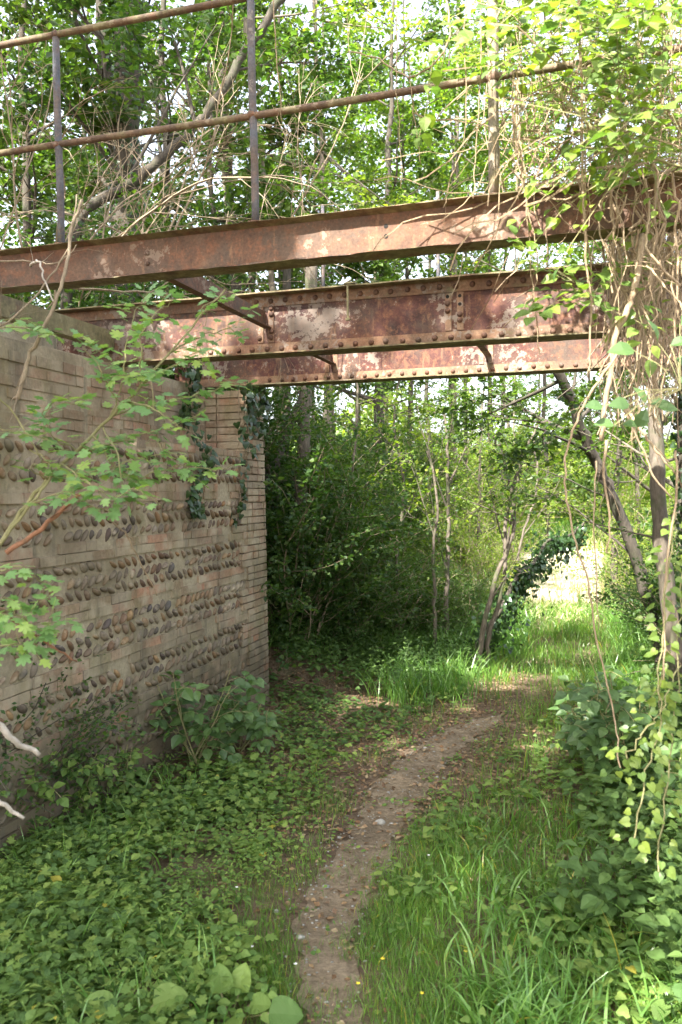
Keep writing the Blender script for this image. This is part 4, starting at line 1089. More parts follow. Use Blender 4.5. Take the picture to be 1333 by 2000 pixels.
loose_branch('dead_branch', [(-60,1375,2.2),(0,1422,2.25),(40,1455,2.3),(76,1470,2.35)], .011, .007, 'dead_wood', 'white barked broken branch at the left edge, the upper one', seed=3)
loose_branch('dead_branch', [(-60,1515,2.2),(0,1565,2.25),(42,1598,2.3)], .009, .005, 'dead_wood', 'white barked broken branch at the left edge, the lower one', seed=4)
loose_branch('bramble_cane', [(160,390,3.5),(140,450,3.45),(128,530,3.35),(100,610,3.3),(62,690,3.3),(45,740,3.25),(36,780,3.25)], .006, .009, 'twig', 'thorny cane hanging over the front beam with a fat dead tip', 'bramble', 5, 5)
loose_branch('bramble_cane', [(60,520,3.45),(75,510,3.4),(88,545,3.35),(105,590,3.3)], .005, .003, 'dead_wood', 'pale crooked twig lying over the left end of the front beam', 'bramble', 2, 6)
loose_branch('bramble_cane', [(-20,655,3.3),(40,610,3.3),(100,540,3.4),(140,470,3.45),(150,380,3.5)], .004, .003, 'twig', 'thin cane crossing the left end of the beam diagonally', 'bramble', 5, 7)
loose_branch('bramble_cane', [(-20,510,3.7),(60,510,3.6),(110,515,3.5),(150,480,3.5)], .004, .002, 'twig', 'thin stem running level across the left end of the front beam', 'bramble', 4, 8)
loose_branch('bramble_cane', [(245,1040,3.2),(270,1090,3.3),(310,1163,3.4)], .003, .002, 'vine_dry', 'thin straw coloured stem dangling against the wall', 'stem', 0, 9)
loose_branch('bramble_cane', [(10,1200,2.4),(90,1255,2.5),(150,1290,2.6)], .005, .003, 'dead_red', 'dark red shoot near the left edge in front of the wall', 'bramble', 1, 10)

# ivy strands on the wall and pier
def ivy_on_wall(name, strands, label, seed, n=60, w=.06):
    rng = np.random.RandomState(seed); p0 = strands[0][0]; root = thing(name, S(*p0[:2], p0[2] + Z0), label, 'ivy'); b = MB(); lb = LB()
    for st in strands:
        P = jiggle([S(a[0], a[1], a[2] + Z0) for a in st], 6, .008, rng); b.tube(P, .004, 4, cap=False)
        t = rng.uniform(0, len(P) - 1, n); i = np.minimum(t.astype(int), len(P) - 2); q = P[i] + (P[i+1] - P[i]) * (t - i)[:, None]
        off = np.stack((rng.uniform(.01, .05, n), rng.normal(0, w, n), rng.normal(0, .03, n)), 1); q = q + Sarr(off)
        dd = rng.normal(0, .5, (n, 3)); dd[:, 2] -= 1; nn_ = rng.normal(0, .35, (n, 3)) + np.array((.8, -.6, .25))
        lb.leaves('ivy', q, dd, nn_, rng.uniform(.035, .07, n))
    b.build('stem', M['twig'], root); lb.build('foliage', M['leaf_ivy'], root); return root
ivy_on_wall('ivy_plant', [[(-2.70,6.05,.85),(-2.71,6.10,.6),(-2.72,6.08,.3),(-2.72,6.12,0),(-2.72,6.05,-.2)],[(-2.70,6.25,.87),(-2.70,6.3,.65),(-2.70,6.22,.3)],[(-2.69,6.45,.85),(-2.69,6.5,.7),(-2.69,6.4,.45)]], 'dark ivy hanging down the corner of the brick pier', 131, 60, .05)
ivy_on_wall('ivy_plant', [[(-3.06,5.85,1.0),(-3.05,5.9,.75),(-3.06,5.8,.55),(-2.74,5.55,.3),(-2.73,5.3,.05)],[(-3.06,5.95,1.05),(-3.03,5.9,.85),(-3.06,5.75,.6)],[(-2.73,5.5,.2),(-2.73,5.3,0),(-2.73,5.35,-.15)]], 'dark ivy trailing from the dark opening under the far girder', 132, 75, .05)

# ------------------------------------------------------------------ hanging vines on the right
VG = 'dry vine stems hanging over the beams'
VN = [
 ([(1130,-20,3.0),(1137,150,3.0),(1137,300,3.0),(1140,420,2.98),(1146,520,2.98),(1155,600,3.0),(1152,700,3.0),(1150,735,3.0)], .0052, .0034, 'long pale knotty vine hanging straight down in front of both beams', 10),
 ([(1255,460,3.1),(1240,560,3.0),(1228,600,3.0),(1200,665,3.0),(1195,720,3.0),(1182,790,3.0),(1175,860,3.0)], .013, .009, 'thick pale vine stem curving down from the tangle', 2),
 ([(1215,680,2.9),(1160,760,2.9),(1128,820,2.9),(1108,880,2.9),(1104,960,2.9),(1125,1060,2.9),(1150,1140,2.9),(1165,1250,2.9),(1190,1350,2.9),(1205,1430,2.85),(1210,1500,2.8)], 0.0048, .0026, 'long reddish vine trailing from the tangle down to the grass', 2),
 ([(985,60,3.3),(1010,200,3.3),(1020,320,3.3),(1032,440,3.3),(1040,560,3.3),(1050,640,3.3),(1055,695,3.3)], .0032, .002, 'thin vine ending below the middle girder', 5),
 ([(1012,170,3.2),(1010,300,3.2),(1030,400,3.2),(1048,490,3.2),(1045,560,3.2),(1015,610,3.2),(980,640,3.2)], .003, .002, 'thin vine curling left across the middle girder', 4),
 ([(1000,330,3.35),(1030,360,3.3),(1080,388,3.25),(1120,385,3.2),(1160,360,3.2)], .0045, .004, 'looping vine lying along the top of the front beam', 3),
 ([(870,-20,3.4),(880,60,3.4),(860,110,3.4),(800,150,3.5),(740,115,3.6),(680,100,3.7)], .0045, .003, 'curved vine arching over the upper rail in the middle', 2),
 ([(940,-20,3.35),(940,120,3.35),(935,220,3.35),(928,330,3.35),(925,390,3.35)], .003, .002, 'thin strand hanging left of the third railing post', 1),
 ([(912,-20,3.4),(908,100,3.4),(912,200,3.4),(905,290,3.4)], .0028, .0015, 'thin strand hanging by the lower rail left of the third post', 1),
 ([(775,30,3.6),(776,180,3.6),(780,250,3.6),(783,370,3.6)], .0024, .0015, 'hair thin strand hanging in the middle from the top', 0),
 ([(800,110,3.6),(805,190,3.6),(815,260,3.6),(822,320,3.6)], .0024, .0015, 'short thin strand crossing the lower rail', 0),
 ([(533,-10,3.7),(540,90,3.7),(548,180,3.7),(550,240,3.7)], .003, .0018, 'thin strand right of the middle railing post', 0),
 ([(900,300,3.4),(880,350,3.4),(866,405,3.4)], .0024, .0015, 'short strand dangling onto the front beam', 0),
 ([(1190,380,3.0),(1170,400,3.0),(1185,430,3.0),(1210,420,3.0),(1225,380,3.0)], .0035, .0025, 'small loop of vine over the end of the front beam', 1),
 ([(1330,560,2.9),(1280,510,2.9),(1262,470,2.95),(1268,420,3.0),(1262,350,3.0)], .005, .004, 'vine crossing the tangle beside the rusty post', 2),
 ([(1262,520,2.9),(1300,560,2.85),(1335,600,2.8)], .004, .003, 'short vine running right out of the tangle', 1),
 ([(1220,790,2.8),(1260,850,2.75),(1290,890,2.75),(1320,925,2.7)], .0065, .003, 'pale broken vine end pointing down right', 2),
 ([(1215,785,2.8),(1235,830,2.8),(1258,880,2.8),(1275,925,2.8),(1312,975,2.8)], .0055, .003, 'second pale broken vine end fanning from the tangle', 1),
 ([(1185,860,2.95),(1180,930,2.95),(1192,1010,2.95),(1185,1080,2.95)], .006, .0025, 'straw coloured vine hanging in front of the leaning trunk', 2),
 ([(1165,900,3.0),(1162,1000,3.0),(1165,1130,3.0),(1170,1230,3.0)], .003, .0018, 'thin pale strand hanging before the sunlit clearing', 1),
 ([(1320,880,2.6),(1322,950,2.6),(1300,1130,2.6),(1298,1250,2.55),(1295,1330,2.5)], .004, .003, 'stem of the bright climber at the right edge', 2),
]
for i, (pts, r0, r1, lab, tw) in enumerate(VN):
    loose_branch('hanging_vine', pts, r0, r1, 'vine_dry', lab, 'vine', tw + 2, 300 + i, 7, VG, .0022, .14)
# the tangle: masses of thin dry stems draped over the beam ends
rng = np.random.RandomState(141)
b = MB()
for i in range(200):
    x0 = rng.uniform(1195, 1345); d = rng.uniform(2.95, 4.6); y0 = rng.uniform(300, 470)
    x1 = 1250 + (x0 - 1250) * rng.uniform(.5, 1.0) + rng.normal(0, 12); y1 = rng.uniform(560, 880)
    P = [at(x0, y0, d), at(x0 + rng.normal(0, 18), y0 * .7 + y1 * .3, d), at(x1 + rng.normal(0, 14), y0 * .3 + y1 * .7, d), at(x1, y1, d)]
    P = jiggle(P, 4, .014, rng); b.tube(P, rng.choice((.0014, .0022, .0034, .005)) * np.linspace(1, .55, len(P)), 4, cap=False)
for i in range(230):   # horizontal snarl above the beam
    c = at(rng.uniform(1000, 1370), rng.uniform(170, 400), rng.uniform(3.1, 4.3)); d = unit(rng.normal(0, 1, 3) * np.array((1.2, .5, .55)))
    L = rng.uniform(.3, .9); n = 8; P = [c]
    for k in range(n): d = unit(d + rng.normal(0, .25, 3) + np.array((0, 0, -.07))); P.append(P[-1] + d * L / n)
    b.tube(P, rng.uniform(.0015, .0042), 3, cap=False)
for i in range(110):   # upper veil of strands
    x0 = 1340 - 400 * rng.rand() ** 1.6; d = rng.uniform(3.1, 4.4); y0 = rng.uniform(-60, 130); y1 = y0 + rng.uniform(120, 380)
    P = jiggle([at(x0, y0, d), at(x0 + rng.normal(0, 22), (y0 + y1) / 2, d), at(x0 + rng.normal(0, 30), y1, d)], 4, .010, rng)
    b.tube(P, rng.uniform(.0014, .0034), 3, cap=False)
o = b.build('vine_tangle', M['vine_dry'], None, origin=at(1250, 500, 3.6)); tag(o, 'dense tangle of dry vine stems over the right ends of the beams', 'vines', kind='stuff')
# darker inner mass of old leafless growth behind it
b = MB()
for i in range(190):
    x0 = rng.uniform(1200, 1420); d = rng.uniform(4.4, 5.8); y0 = rng.uniform(250, 600); y1 = y0 + rng.uniform(120, 300)
    P = jiggle([at(x0, y0, d), at(x0 + rng.normal(0, 25), (y0 + y1) / 2, d), at(x0 + rng.normal(0, 35), y1, d)], 3, .02, rng)
    b.tube(P, rng.uniform(.002, .005), 3, cap=False)
o = b.build('vine_tangle', M['bark'], None, origin=at(1300, 500, 5)); tag(o, 'dark old stems behind the dry vine tangle', 'vines', kind='stuff')
# leafy climber in the upper right
root = thing('climbing_plant', at(1330, 500, 3.6), 'sunlit yellow green climber covering the railing at the upper right', 'climber')
b = MB(); lb = LB(); rng = np.random.RandomState(151)
for i in range(210):
    x0 = 1345 - abs(rng.normal(0, 150)); y0 = rng.uniform(-80, 330); dd = rng.uniform(2.7, 4.3)
    if x0 < 1110 + y0 * .35: continue
    p = at(x0, y0, dd); d = unit(np.array((-.6, -.25, .1)) + rng.normal(0, .5, 3)); L = rng.uniform(.25, .7)
    P = [p]
    for k in range(7): d = unit(d + rng.normal(0, .12, 3) + np.array((0, 0, -.06))); P.append(P[-1] + d * L / 7)
    P = np.array(P); b.tube(P, .0018, 3, cap=False); spray(lb, P, rng, 'ovate', rng.choice((.04, .05, .065)), .06, .05, (0, -.5, .9))
for (x0, y0, x1, y1, n) in ((1000, 30, 1080, 130, 8), (930, 10, 1000, 60, 4), (1240, 560, 1330, 680, 6), (1190, 500, 1260, 560, 5), (1100, 520, 1180, 600, 8), (1290, 300, 1345, 420, 8), (840, 60, 900, 110, 2)):
    for i in range(n):
        p = at(rng.uniform(x0, x1), rng.uniform(y0, y1), rng.uniform(3.0, 3.6)); d = unit(np.array((-.5, -.1, .1)) + rng.normal(0, .5, 3))
        P = np.array([p, p + d * .1, p + d * .2 + rng.normal(0, .02, 3), p + d * .3 + rng.normal(0, .02, 3)]); b.tube(P, .0016, 3, cap=False); spray(lb, P, rng, 'ovate', .06, .08, .04, (0, -.5, .9))
P = jiggle([at(1095, 180, 3.0), at(1150, 245, 2.95), at(1205, 285, 2.95), at(1280, 310, 2.9), at(1350, 330, 2.9)], 5, .002, rng); b.tube(P, .0055, 6)
b.build('stem', M['twig_green'], root); lb.build('foliage', M['leaf_vine'], root)
# big bramble leaves right of the tangle
root = thing('bramble_plant', at(1330, 760, 2.4), 'bluish green bramble leaves sticking out of the tangle at the right edge', 'bramble')
b = MB(); lb = LB()
for (px, py, sz, ax, az) in ((1240,685,.075,-1,.0),(1285,668,.07,-.3,.6),(1310,675,.06,.8,.2),(1320,700,.06,.6,-.4),(1230,790,.055,-1,0),(1262,788,.055,-.4,.5),(1285,795,.05,.9,-.1),(1325,745,.05,.9,0),(1178,795,.05,-1,.1),(1200,830,.055,-1,.1),(1245,835,.05,.2,.5),(1270,790,.05,.8,.1),(1215,830,.05,.9,0),(1330,635,.06,.6,.4),(1330,770,.05,.6,-.6)):
    p = at(px, py, 2.6 + rng.uniform(-.1, .1)); base = at(1330, 760, 2.5)
    b.tube(jiggle([base, (base + p) / 2 + np.array((0, 0, .02)), p], 3, .002, rng), .0016, 3, cap=False)
    lb.leaves('ovate', p[None], np.array([[ax, -.2, az]]), np.array([[0.1, -.75, .7]]) + rng.normal(0, .15, (1, 3)), np.array([sz * 1.2]))
b.build('stem', M['twig_green'], root); lb.build('foliage', M['leaf_elder'], root)
# bright heart leaved climber, lower right
root = thing('climbing_plant', at(1300, 1700, 2.4), 'bright climber with heart shaped leaves hanging low at the right edge', 'climber')
b = MB(); lb = LB()
for st in ([(1322,1000,2.65),(1305,1120,2.6),(1298,1230,2.55),(1290,1330,2.5),(1285,1430,2.5),(1260,1520,2.45),(1240,1640,2.4)], [(1335,1080,2.7),(1330,1200,2.65),(1325,1320,2.6),(1310,1450,2.55),(1300,1560,2.5),(1280,1700,2.45)], [(1330,1300,2.6),(1290,1390,2.5),(1250,1440,2.5),(1225,1480,2.5)]):
    P = jiggle(px_path(st), 5, .006, rng); b.tube(P, .0025, 4, cap=False); spray(lb, P, rng, 'heart', .031, .036, .04, (-.1, -.6, .7)); spray(lb, P + rng.normal(0, .02, 3), rng, 'heart', .024, .07, .07, (-.1, -.5, .8))
b.build('stem', M['twig_green'], root); lb.build('foliage', M['leaf_vine'], root)

# ------------------------------------------------------------------ ground plants
def sample(n, xr, yr, dens, seed, frustum=True):
    rng = np.random.RandomState(seed); x = rng.uniform(*xr, n); y = rng.uniform(*yr, n)
    if frustum:
        k = (np.abs(x) < .46 * y + .35) & (y > 1.2); x, y = x[k], y[k]
    d, side, t = path_sd(x, y)
    u, v = uv(x, y)
    p = dens(x, y, d, side, u, v); k = rng.rand(len(x)) < p; k &= ~((u < -2.72) & (v < 6.75) & (v > 1))
    k &= ~((u < -2.72) & (u > -3.4) & (v < 6.75))
    k &= ~(bare(x, y) & (rng.rand(len(x)) < .96))
    x, y = x[k], y[k]; return x, y, gh(x, y), d[k], side[k], rng
def herb_plants(lb, x, y, z, rng, h, leaves, size, kind, mat=0, upright=.5):
    n = len(x); size = size * (1 + .35 * hash_noise(x, y, .5, 61) * 2) * (1 + .06 * (1 - sm(y, 2.4, 4.2)))
    for L in range(leaves):
        f = (L + 1) / leaves; a = rng.uniform(0, 2 * PI, n) ; hh = h * (.25 + .75 * f) * rng.uniform(.7, 1.2, n)
        rad = size * rng.uniform(.25, 1.3, n) * (1.25 - .75 * f)
        P = np.stack((x + np.cos(a) * rad, y + np.sin(a) * rad, z + hh), 1)
        D = np.stack((np.cos(a), np.sin(a), rng.uniform(-.35, .25, n) + (.5 if f > .9 else 0)), 1)
        Nn = np.stack((rng.normal(0, .3, n) - .1 * np.cos(a), rng.normal(0, .3, n) - .1 * np.sin(a), np.full(n, 1.0)), 1)
        lb.leaves(kind, P, D, Nn, size * rng.uniform(.65, 1.25, n) * (1.15 - .4 * f), mat)
def stems(lb, x, y, z, h, rng, mat):
    n = len(x); a = rng.uniform(0, 2 * PI, n); lb.blades(np.stack((x, y, z - .01), 1), np.stack((np.cos(a), np.sin(a)), 1), np.full(n, h), np.full(n, .004), rng.uniform(.02, .2, n), 2, mat)
lb = LB()
patch = lambda x, y, s, sd: sm(hash_noise(x, y, s, sd) + .5, .35, .62)
# left foreground: nettle-like, trefoil and lobed leaves
dl = lambda x, y, d, s, u, v: (s < 0) * sm(d, .06, .42) * np.where(y < 4.1, 1, .22) * (1 - .6 * sm(y, 5, 8)) 
x, y, z, d, s_, r_ = sample(11000, (-3.2, 1.2), (1.2, 7.5), lambda *a: dl(*a) * patch(a[0], a[1], .55, 21) * .75, 201)
herb_plants(lb, x, y, z, r_, .12, 6, .046, 'ovate', 0); 
x, y, z, d, s_, r_ = sample(9000, (-3.2, 1.2), (1.2, 7), lambda *a: dl(*a) * patch(a[0], a[1], .4, 22) * .85, 202)
herb_plants(lb, x, y, z, r_, .07, 5, .042, 'round', 0)
x, y, z, d, s_, r_ = sample(11000, (-3.2, 1.2), (1.2, 6.5), lambda *a: dl(*a) * patch(a[0], a[1], .35, 23) * .9, 203)
herb_plants(lb, x, y, z, r_, .12, 6, .050, 'maple', 0)
x, y, z, d, s_, r_ = sample(2600, (-3.2, .0), (1.2, 4.8), lambda *a: dl(*a) * sm(-a[0], .4, 1.5) * .8, 204)
herb_plants(lb, x, y, z, r_, .16, 9, .04, 'ovate', 1)
x, y, z, d, s_, r_ = sample(9000, (-3.2, 1.0), (1.2, 5.5), lambda *a: dl(*a) * patch(a[0], a[1], .25, 26) * .8, 241)
herb_plants(lb, x, y, z, r_, .09, 7, .026, 'round', 0)
x, y, z, d, s_, r_ = sample(7000, (-3.2, 1.0), (1.2, 5.5), lambda *a: dl(*a) * patch(a[0], a[1], .3, 27) * .8, 242)
herb_plants(lb, x, y, z, r_, .14, 8, .034, 'narrow', 0)
x, y, z, d, s_, r_ = sample(5200, (-1.5, 5.0), (7.4, 14), lambda x, y, d, s, u, v: sm(d, .35, .8) * sm(y, 7.5, 8.6) * patch(x, y, .7, 28) * (1 - .8 * (np.abs(x / y - .26) < .05)), 243)
herb_plants(lb, x, y, z, r_, .42, 9, .055, 'narrow', 1)
# wall foot, dark bank below the wood, right side
x, y, z, d, s_, r_ = sample(9000, (-2.2, 1.0), (4.2, 9.5), lambda x, y, d, s, u, v: (s < 0) * sm(d, .15, .7) * patch(x, y, .45, 24) * (.12 + .4 * sm(-u, 1.6, 2.5)), 205)
herb_plants(lb, x, y, z, r_, .07, 5, .05, 'ivy', 1)
x, y, z, d, s_, r_ = sample(5000, (-2.2, 2.0), (6.8, 11), lambda x, y, d, s, u, v: (s < 0) * sm(d, .3, 1.0) * .7 * sm(y, 7.3, 8.3), 206)
herb_plants(lb, x, y, z, r_, .26, 8, .055, 'ovate', 1)
x, y, z, d, s_, r_ = sample(9000, (-.2, 3.2), (1.3, 7), lambda x, y, d, s, u, v: (s > 0) * (sm(d, .55, 1.0) * .8 + .12 * sm(d, 0, .2)) * patch(x, y, .5, 25) * .75, 207)
herb_plants(lb, x, y, z, r_, .12, 6, .045, 'ivy', 0)
x, y, z, d, s_, r_ = sample(3600, (.6, 3.4), (1.6, 8), lambda x, y, d, s, u, v: (s > 0) * sm(d, .75, 1.3) * .8, 208)
herb_plants(lb, x, y, z, r_, .34, 10, .065, 'ovate', 1); stems(lb, x, y, z, .3, r_, 1)
x, y, z, d, s_, r_ = sample(7000, (-.8, 1.8), (1.2, 7), lambda x, y, d, s, u, v: sm(d, -.16, .05) * (1 - sm(d, .05, .35)) * .14 + .012, 209)
herb_plants(lb, x, y, z, r_, .025, 4, .025, 'round', 0)
o = lb.build('ground_cover', [M['herb'], M['herb_dark']]); tag(o, 'low leafy weeds covering the ground either side of the path', kind='stuff')

def grass(lb, n, xr, yr, dens, seed, L, W, lean=(.2, 1.1), mat=0, seg=4, tuft=0):
    x, y, z, d, s_, rng = sample(n, xr, yr, dens, seed)
    if tuft:
        m_ = len(x); x = np.repeat(x, tuft) + rng.normal(0, .022, m_ * tuft); y = np.repeat(y, tuft) + rng.normal(0, .022, m_ * tuft); z = gh(x, y)
    n = len(x); a = rng.uniform(0, 2 * PI, n)
    far = 1 + .10 * np.clip(y - 6, 0, 20)
    lb.blades(np.stack((x, y, z - .006), 1), np.stack((np.cos(a), np.sin(a)), 1), L * rng.uniform(.45, 1.3, n), W * far * rng.uniform(.6, 1.3, n), rng.uniform(*lean, n), seg, mat)
lb = LB()
# fine verge grass on both sides of the path
grass(lb, 120000, (-1.2, 1.6), (1.2, 4.9), lambda x, y, d, s, u, v: sm(d, -.03, .10) * (1 - sm(d, .20, .55)) * np.where(s < 0, .75, .95) * (.25 + .75 * patch(x, y, .35, 31)) * (1 - .75 * sm(y, 3.6, 4.6)), 211, .085, .0026, mat=0, seg=3)
grass(lb, 26000, (-1.2, 1.9), (4.0, 7.5), lambda x, y, d, s, u, v: sm(d, -.02, .2) * (1 - sm(d, .5, .9)) * .5 * patch(x, y, .3, 32), 212, .08, .003, mat=0, seg=3)
grass(lb, 60000, (-.8, 1.5), (1.2, 4.2), lambda x, y, d, s, u, v: sm(d, -.24, .0) * (1 - sm(y, 2.9, 4.0) * .7) * patch(x, y, .16, 52) * .8 + .03 * patch(x, y, .3, 53), 213, .055, .0024, mat=0, seg=3)
# right side: lush broad grass
grass(lb, 56000, (0, 3.0), (1.2, 4.4), lambda x, y, d, s, u, v: (s > 0) * sm(d, .22, .55) * (.2 + .8 * patch(x, y, .45, 33)) * (1 - .7 * sm(y, 3.3, 4.2)) * .42, 214, .24, .0105, (.7, 1.7), 1, 5)
grass(lb, 60000, (0, 2.6), (1.2, 4.6), lambda x, y, d, s, u, v: (s > 0) * sm(d, .08, .35) * (.3 + .7 * patch(x, y, .4, 34)) * .55, 215, .15, .0042, (.4, 1.5), 0, 4)
# left: scattered broad blades
grass(lb, 9000, (-3, .6), (1.2, 5.2), lambda x, y, d, s, u, v: (s < 0) * sm(d, .15, .4) * patch(x, y, .4, 35) * .45, 216, .20, .008, (.4, 1.2), 1, 5)
# mid right sparse
grass(lb, 26000, (.2, 3.2), (4, 8), lambda x, y, d, s, u, v: (s > 0) * sm(d, .15, .6) * (.15 + .85 * patch(x, y, .5, 36)) * .38, 217, .16, .0045, mat=0)
# far track and banks: tall grass
grass(lb, 110000, (-.4, 5.5), (6.0, 16), lambda x, y, d, s, u, v: np.where(s > 0, sm(y, 5.6, 7.6), sm(y, 6.2, 9.0)) * (.25 + .75 * patch(x, y, .4, 51)) * np.where(y < 7.4, sm(d, -.1, .25), 1) * np.where((s < 0) & (y < 9.5), (1 - sm(d, .3, .9)) * .7, 1), 218, .20, .005, (.3, 1.2), 0, 4)
grass(lb, 20000, (-2.2, 2.2), (6.6, 10), lambda x, y, d, s, u, v: (s < 0) * sm(d, .1, .5) * sm(y, 6.9, 8.2) * patch(x, y, .4, 37) ** 2 * .45, 219, .40, .008, (.5, 1.3), 1, 4)
grass(lb, 26000, (.4, 4.2), (7.0, 12.5), lambda x, y, d, s, u, v: sm(d, .15, .5) * patch(x, y, .5, 54) * .8, 224, .42, .007, (.5, 1.5), 1, 4)
grass(lb, 50000, (-6, 14), (14, 34), lambda x, y, d, s, u, v: .8 + 0 * x, 220, .38, .014, (.1, .8), 0, 2)
o = lb.build('grass', [M['grass'], M['grass_tall']]); tag(o, 'green grass along the path and over the far track', kind='stuff')
lb = LB()
grass(lb, 110000, (.5, 14), (10.5, 30), lambda x, y, d, s, u, v: sm(y, 10.5, 12.5) * .9 * (np.abs(x / y - .26) < .14), 223, .24, .012, (.9, 1.9), 1, 3)
grass(lb, 5000, (-1.5, 3), (3.4, 8), lambda x, y, d, s, u, v: sm(d, .25, .7) * patch(x, y, .35, 41) * .5, 221, .14, .0022, (.1, .9), 0, 3)
grass(lb, 9000, (2.0, 8), (12, 20), lambda x, y, d, s, u, v: patch(x, y, 1.2, 42) * .5, 222, .5, .007, (.05, .5), 0, 3)
o = lb.build('dry_grass', [M['grass_dry'], M['meadow_sunlit']]); tag(o, 'straw coloured dead grass among the green, and clearing grass with sunlight put into its pale colour', kind='stuff')
# leaf litter and crumbs on soil and path
lb = LB()
x, y, z, d, s_, rng = sample(42000, (-2.6, 2.6), (1.2, 8.5), lambda x, y, d, s, u, v: np.where(d < 0, .12 + .25 * (d > -.10), .9 * sm(y, 3.6, 5.0) + .12), 231)
n = len(x); Nn = rng.normal(0, .35, (n, 3)); Nn[:, 2] = 1; D = rng.normal(0, 1, (n, 3)); D[:, 2] *= .15
lb.leaves('diamond', np.stack((x, y, z + .012), 1), D, Nn, rng.uniform(.012, .04, n))
o = lb.build('leaf_litter', M['litter']); tag(o, 'brown dead leaves scattered on the soil', kind='stuff')
iv, ifc = ico(1); b = MB()
x, y, z, d, s_, rng = sample(7000, (-1.2, 2.4), (1.2, 7), lambda x, y, d, s, u, v: (d < .1) * .9, 232)
for i in range(len(x)):
    r = rng.uniform(.002, .006) * (rng.uniform(1.6, 3.2) if rng.rand() < .05 else 1); b.add(iv * np.array((r * 1.2, r, r * .6)) * rng.uniform(.7, 1.3, (1, 3)) + np.array((x[i], y[i], z[i] + .007)), ifc)
o = b.build('pebbles', M['stone'], smooth=True); tag(o, 'small grit and crumbs lying on the trodden path', kind='stuff')
rng = np.random.RandomState(233); b = MB()
x, y, z, d, s_, rr_ = sample(900, (-2.4, 2.4), (1.4, 8), lambda x, y, d, s, u, v: np.where(d < .1, .25, .35 * sm(y, 3.5, 5) + .1), 234)
for i in range(len(x)):
    a = rng.uniform(0, PI); L = rng.uniform(.03, .13); dx, dy = math.cos(a) * L / 2, math.sin(a) * L / 2
    P = [(x[i] + dx * t, y[i] + dy * t, float(gh(x[i] + dx * t, y[i] + dy * t)) + .010 + rng.uniform(0, .004)) for t in (-1, -.3, .35, 1)]
    b.tube(np.array(P) + rng.normal(0, .003, (4, 3)), rng.uniform(.0012, .003), 4, cap=False)
o = b.build('fallen_twigs', M['twig'], None); tag(o, 'short dead twigs scattered on the soil and path', kind='stuff')
# the one cobble on the path
p = gp(743, 1612); iv2, if2 = ico(3); b = MB()
nzv = iv2 * (1 + .06 * np.sin(iv2[:, [0]] * 4 + 1) + .05 * np.cos(iv2[:, [1]] * 5))
b.add(nzv * np.array((.031, .024, .019)), if2); o = b.build('stone', M['stone'], None, origin=(0, 0, 0), smooth=True); o.location = (p[0], p[1], p[2] + .016)
tag(o, 'single rounded grey stone lying in the middle of the path', 'stone')

# elder-like plants at the wall foot and on the right
def compound_plant(name, loc, h, n, label, mat, size, seed, lean=(0, 0), cat='plant', group=None, rad=.25, kind='ovate'):
    rng = np.random.RandomState(seed); root = thing(name, loc, label, cat, group); b = MB(); lb = LB(); loc = np.asarray(loc)
    for i in range(n):
        a = rng.uniform(0, 2 * PI); d = unit(np.array((math.cos(a) * rng.uniform(.1, .8) + lean[0], math.sin(a) * rng.uniform(.1, .8) + lean[1], 1.0)))
        P = jiggle([loc + rng.normal(0, .03, 3) * np.array((1, 1, 0)), loc + d * h * .5, loc + d * h * rng.uniform(.7, 1.05)], 4, .004, rng); b.tube(P, np.linspace(.006, .0025, len(P)), 5, cap=False)
        for k in range(5):
            q = P[int((.35 + .65 * (k + rng.rand()) / 5) * (len(P) - 1))]; aa = rng.uniform(0, 2 * PI); e = unit(np.array((math.cos(aa), math.sin(aa), rng.uniform(-.1, .4)))); L = rng.uniform(.6, 1.1) * rad
            Q = jiggle([q, q + e * L * .5 + np.array((0, 0, .01)), q + e * L - np.array((0, 0, .03))], 3, 0, rng); b.tube(Q, .0018, 3, cap=False)
            spray(lb, Q, rng, kind, size, size * .95, size * .12, (0, -.35, 1))
    b.build('stem', M['twig_green'], root); lb.build('foliage', M[mat], root); return root
q = gp(375, 1500); compound_plant('elder_plant', q, .75, 8, 'elder plant with pointed leaflets growing at the wall foot', 'leaf_elder', .085, 161, (.1, -.1), rad=.22)
q = gp(470, 1470); compound_plant('elder_plant', q, .42, 6, 'lower dark elder plant right of the taller one at the wall', 'leaf_elder', .08, 162, rad=.2)
q = gp(1235, 1560); compound_plant('elder_plant', q, .85, 9, 'broad leaved dark green plant on the right under the heart leaved climber', 'leaf_elder', .085, 163, (-.1, 0), rad=.22)
q = gp(1180, 1500); compound_plant('elder_plant', q, .6, 7, 'leafy dark plant left of the right hand climber beside the track', 'leaf_elder', .075, 164, rad=.2)
q = gp(1330, 1650); compound_plant('elder_plant', q, .6, 6, 'leafy plant at the right edge below the climber', 'leaf_elder', .08, 165, rad=.2)
q = gp(30, 1600); compound_plant('nettle_plant', q, .5, 8, 'dark leafy weeds at the left edge below the white branches', 'herb_dark', .065, 166, rad=.14)
for k, (px, py, hh, nn, sz, lab) in enumerate([(-10, 1660, .62, 8, .06, 'tall leafy weeds at the left edge in front of the wall foot'), (150, 1600, .42, 7, .045, 'leafy weeds climbing the wall foot near the left'), (235, 1555, .36, 6, .05, 'low leafy weeds at the wall foot between scrub and elder'), (40, 1640, .55, 8, .055, 'nettle clump hiding the wall foot at the left')]):
    q = gp(px, py); compound_plant('nettle_plant', q, hh, nn, lab, 'herb', sz, 170 + k, rad=.15, group='weeds along the wall foot')
shrub(35, tuple(gp(70, 1580)), .75, .3, 'shrub', 'small leaved dark scrub leaning on the wall beside the white branches', 'leaf_deep', 24, 120, .028, 'diamond', 'bark_dark')
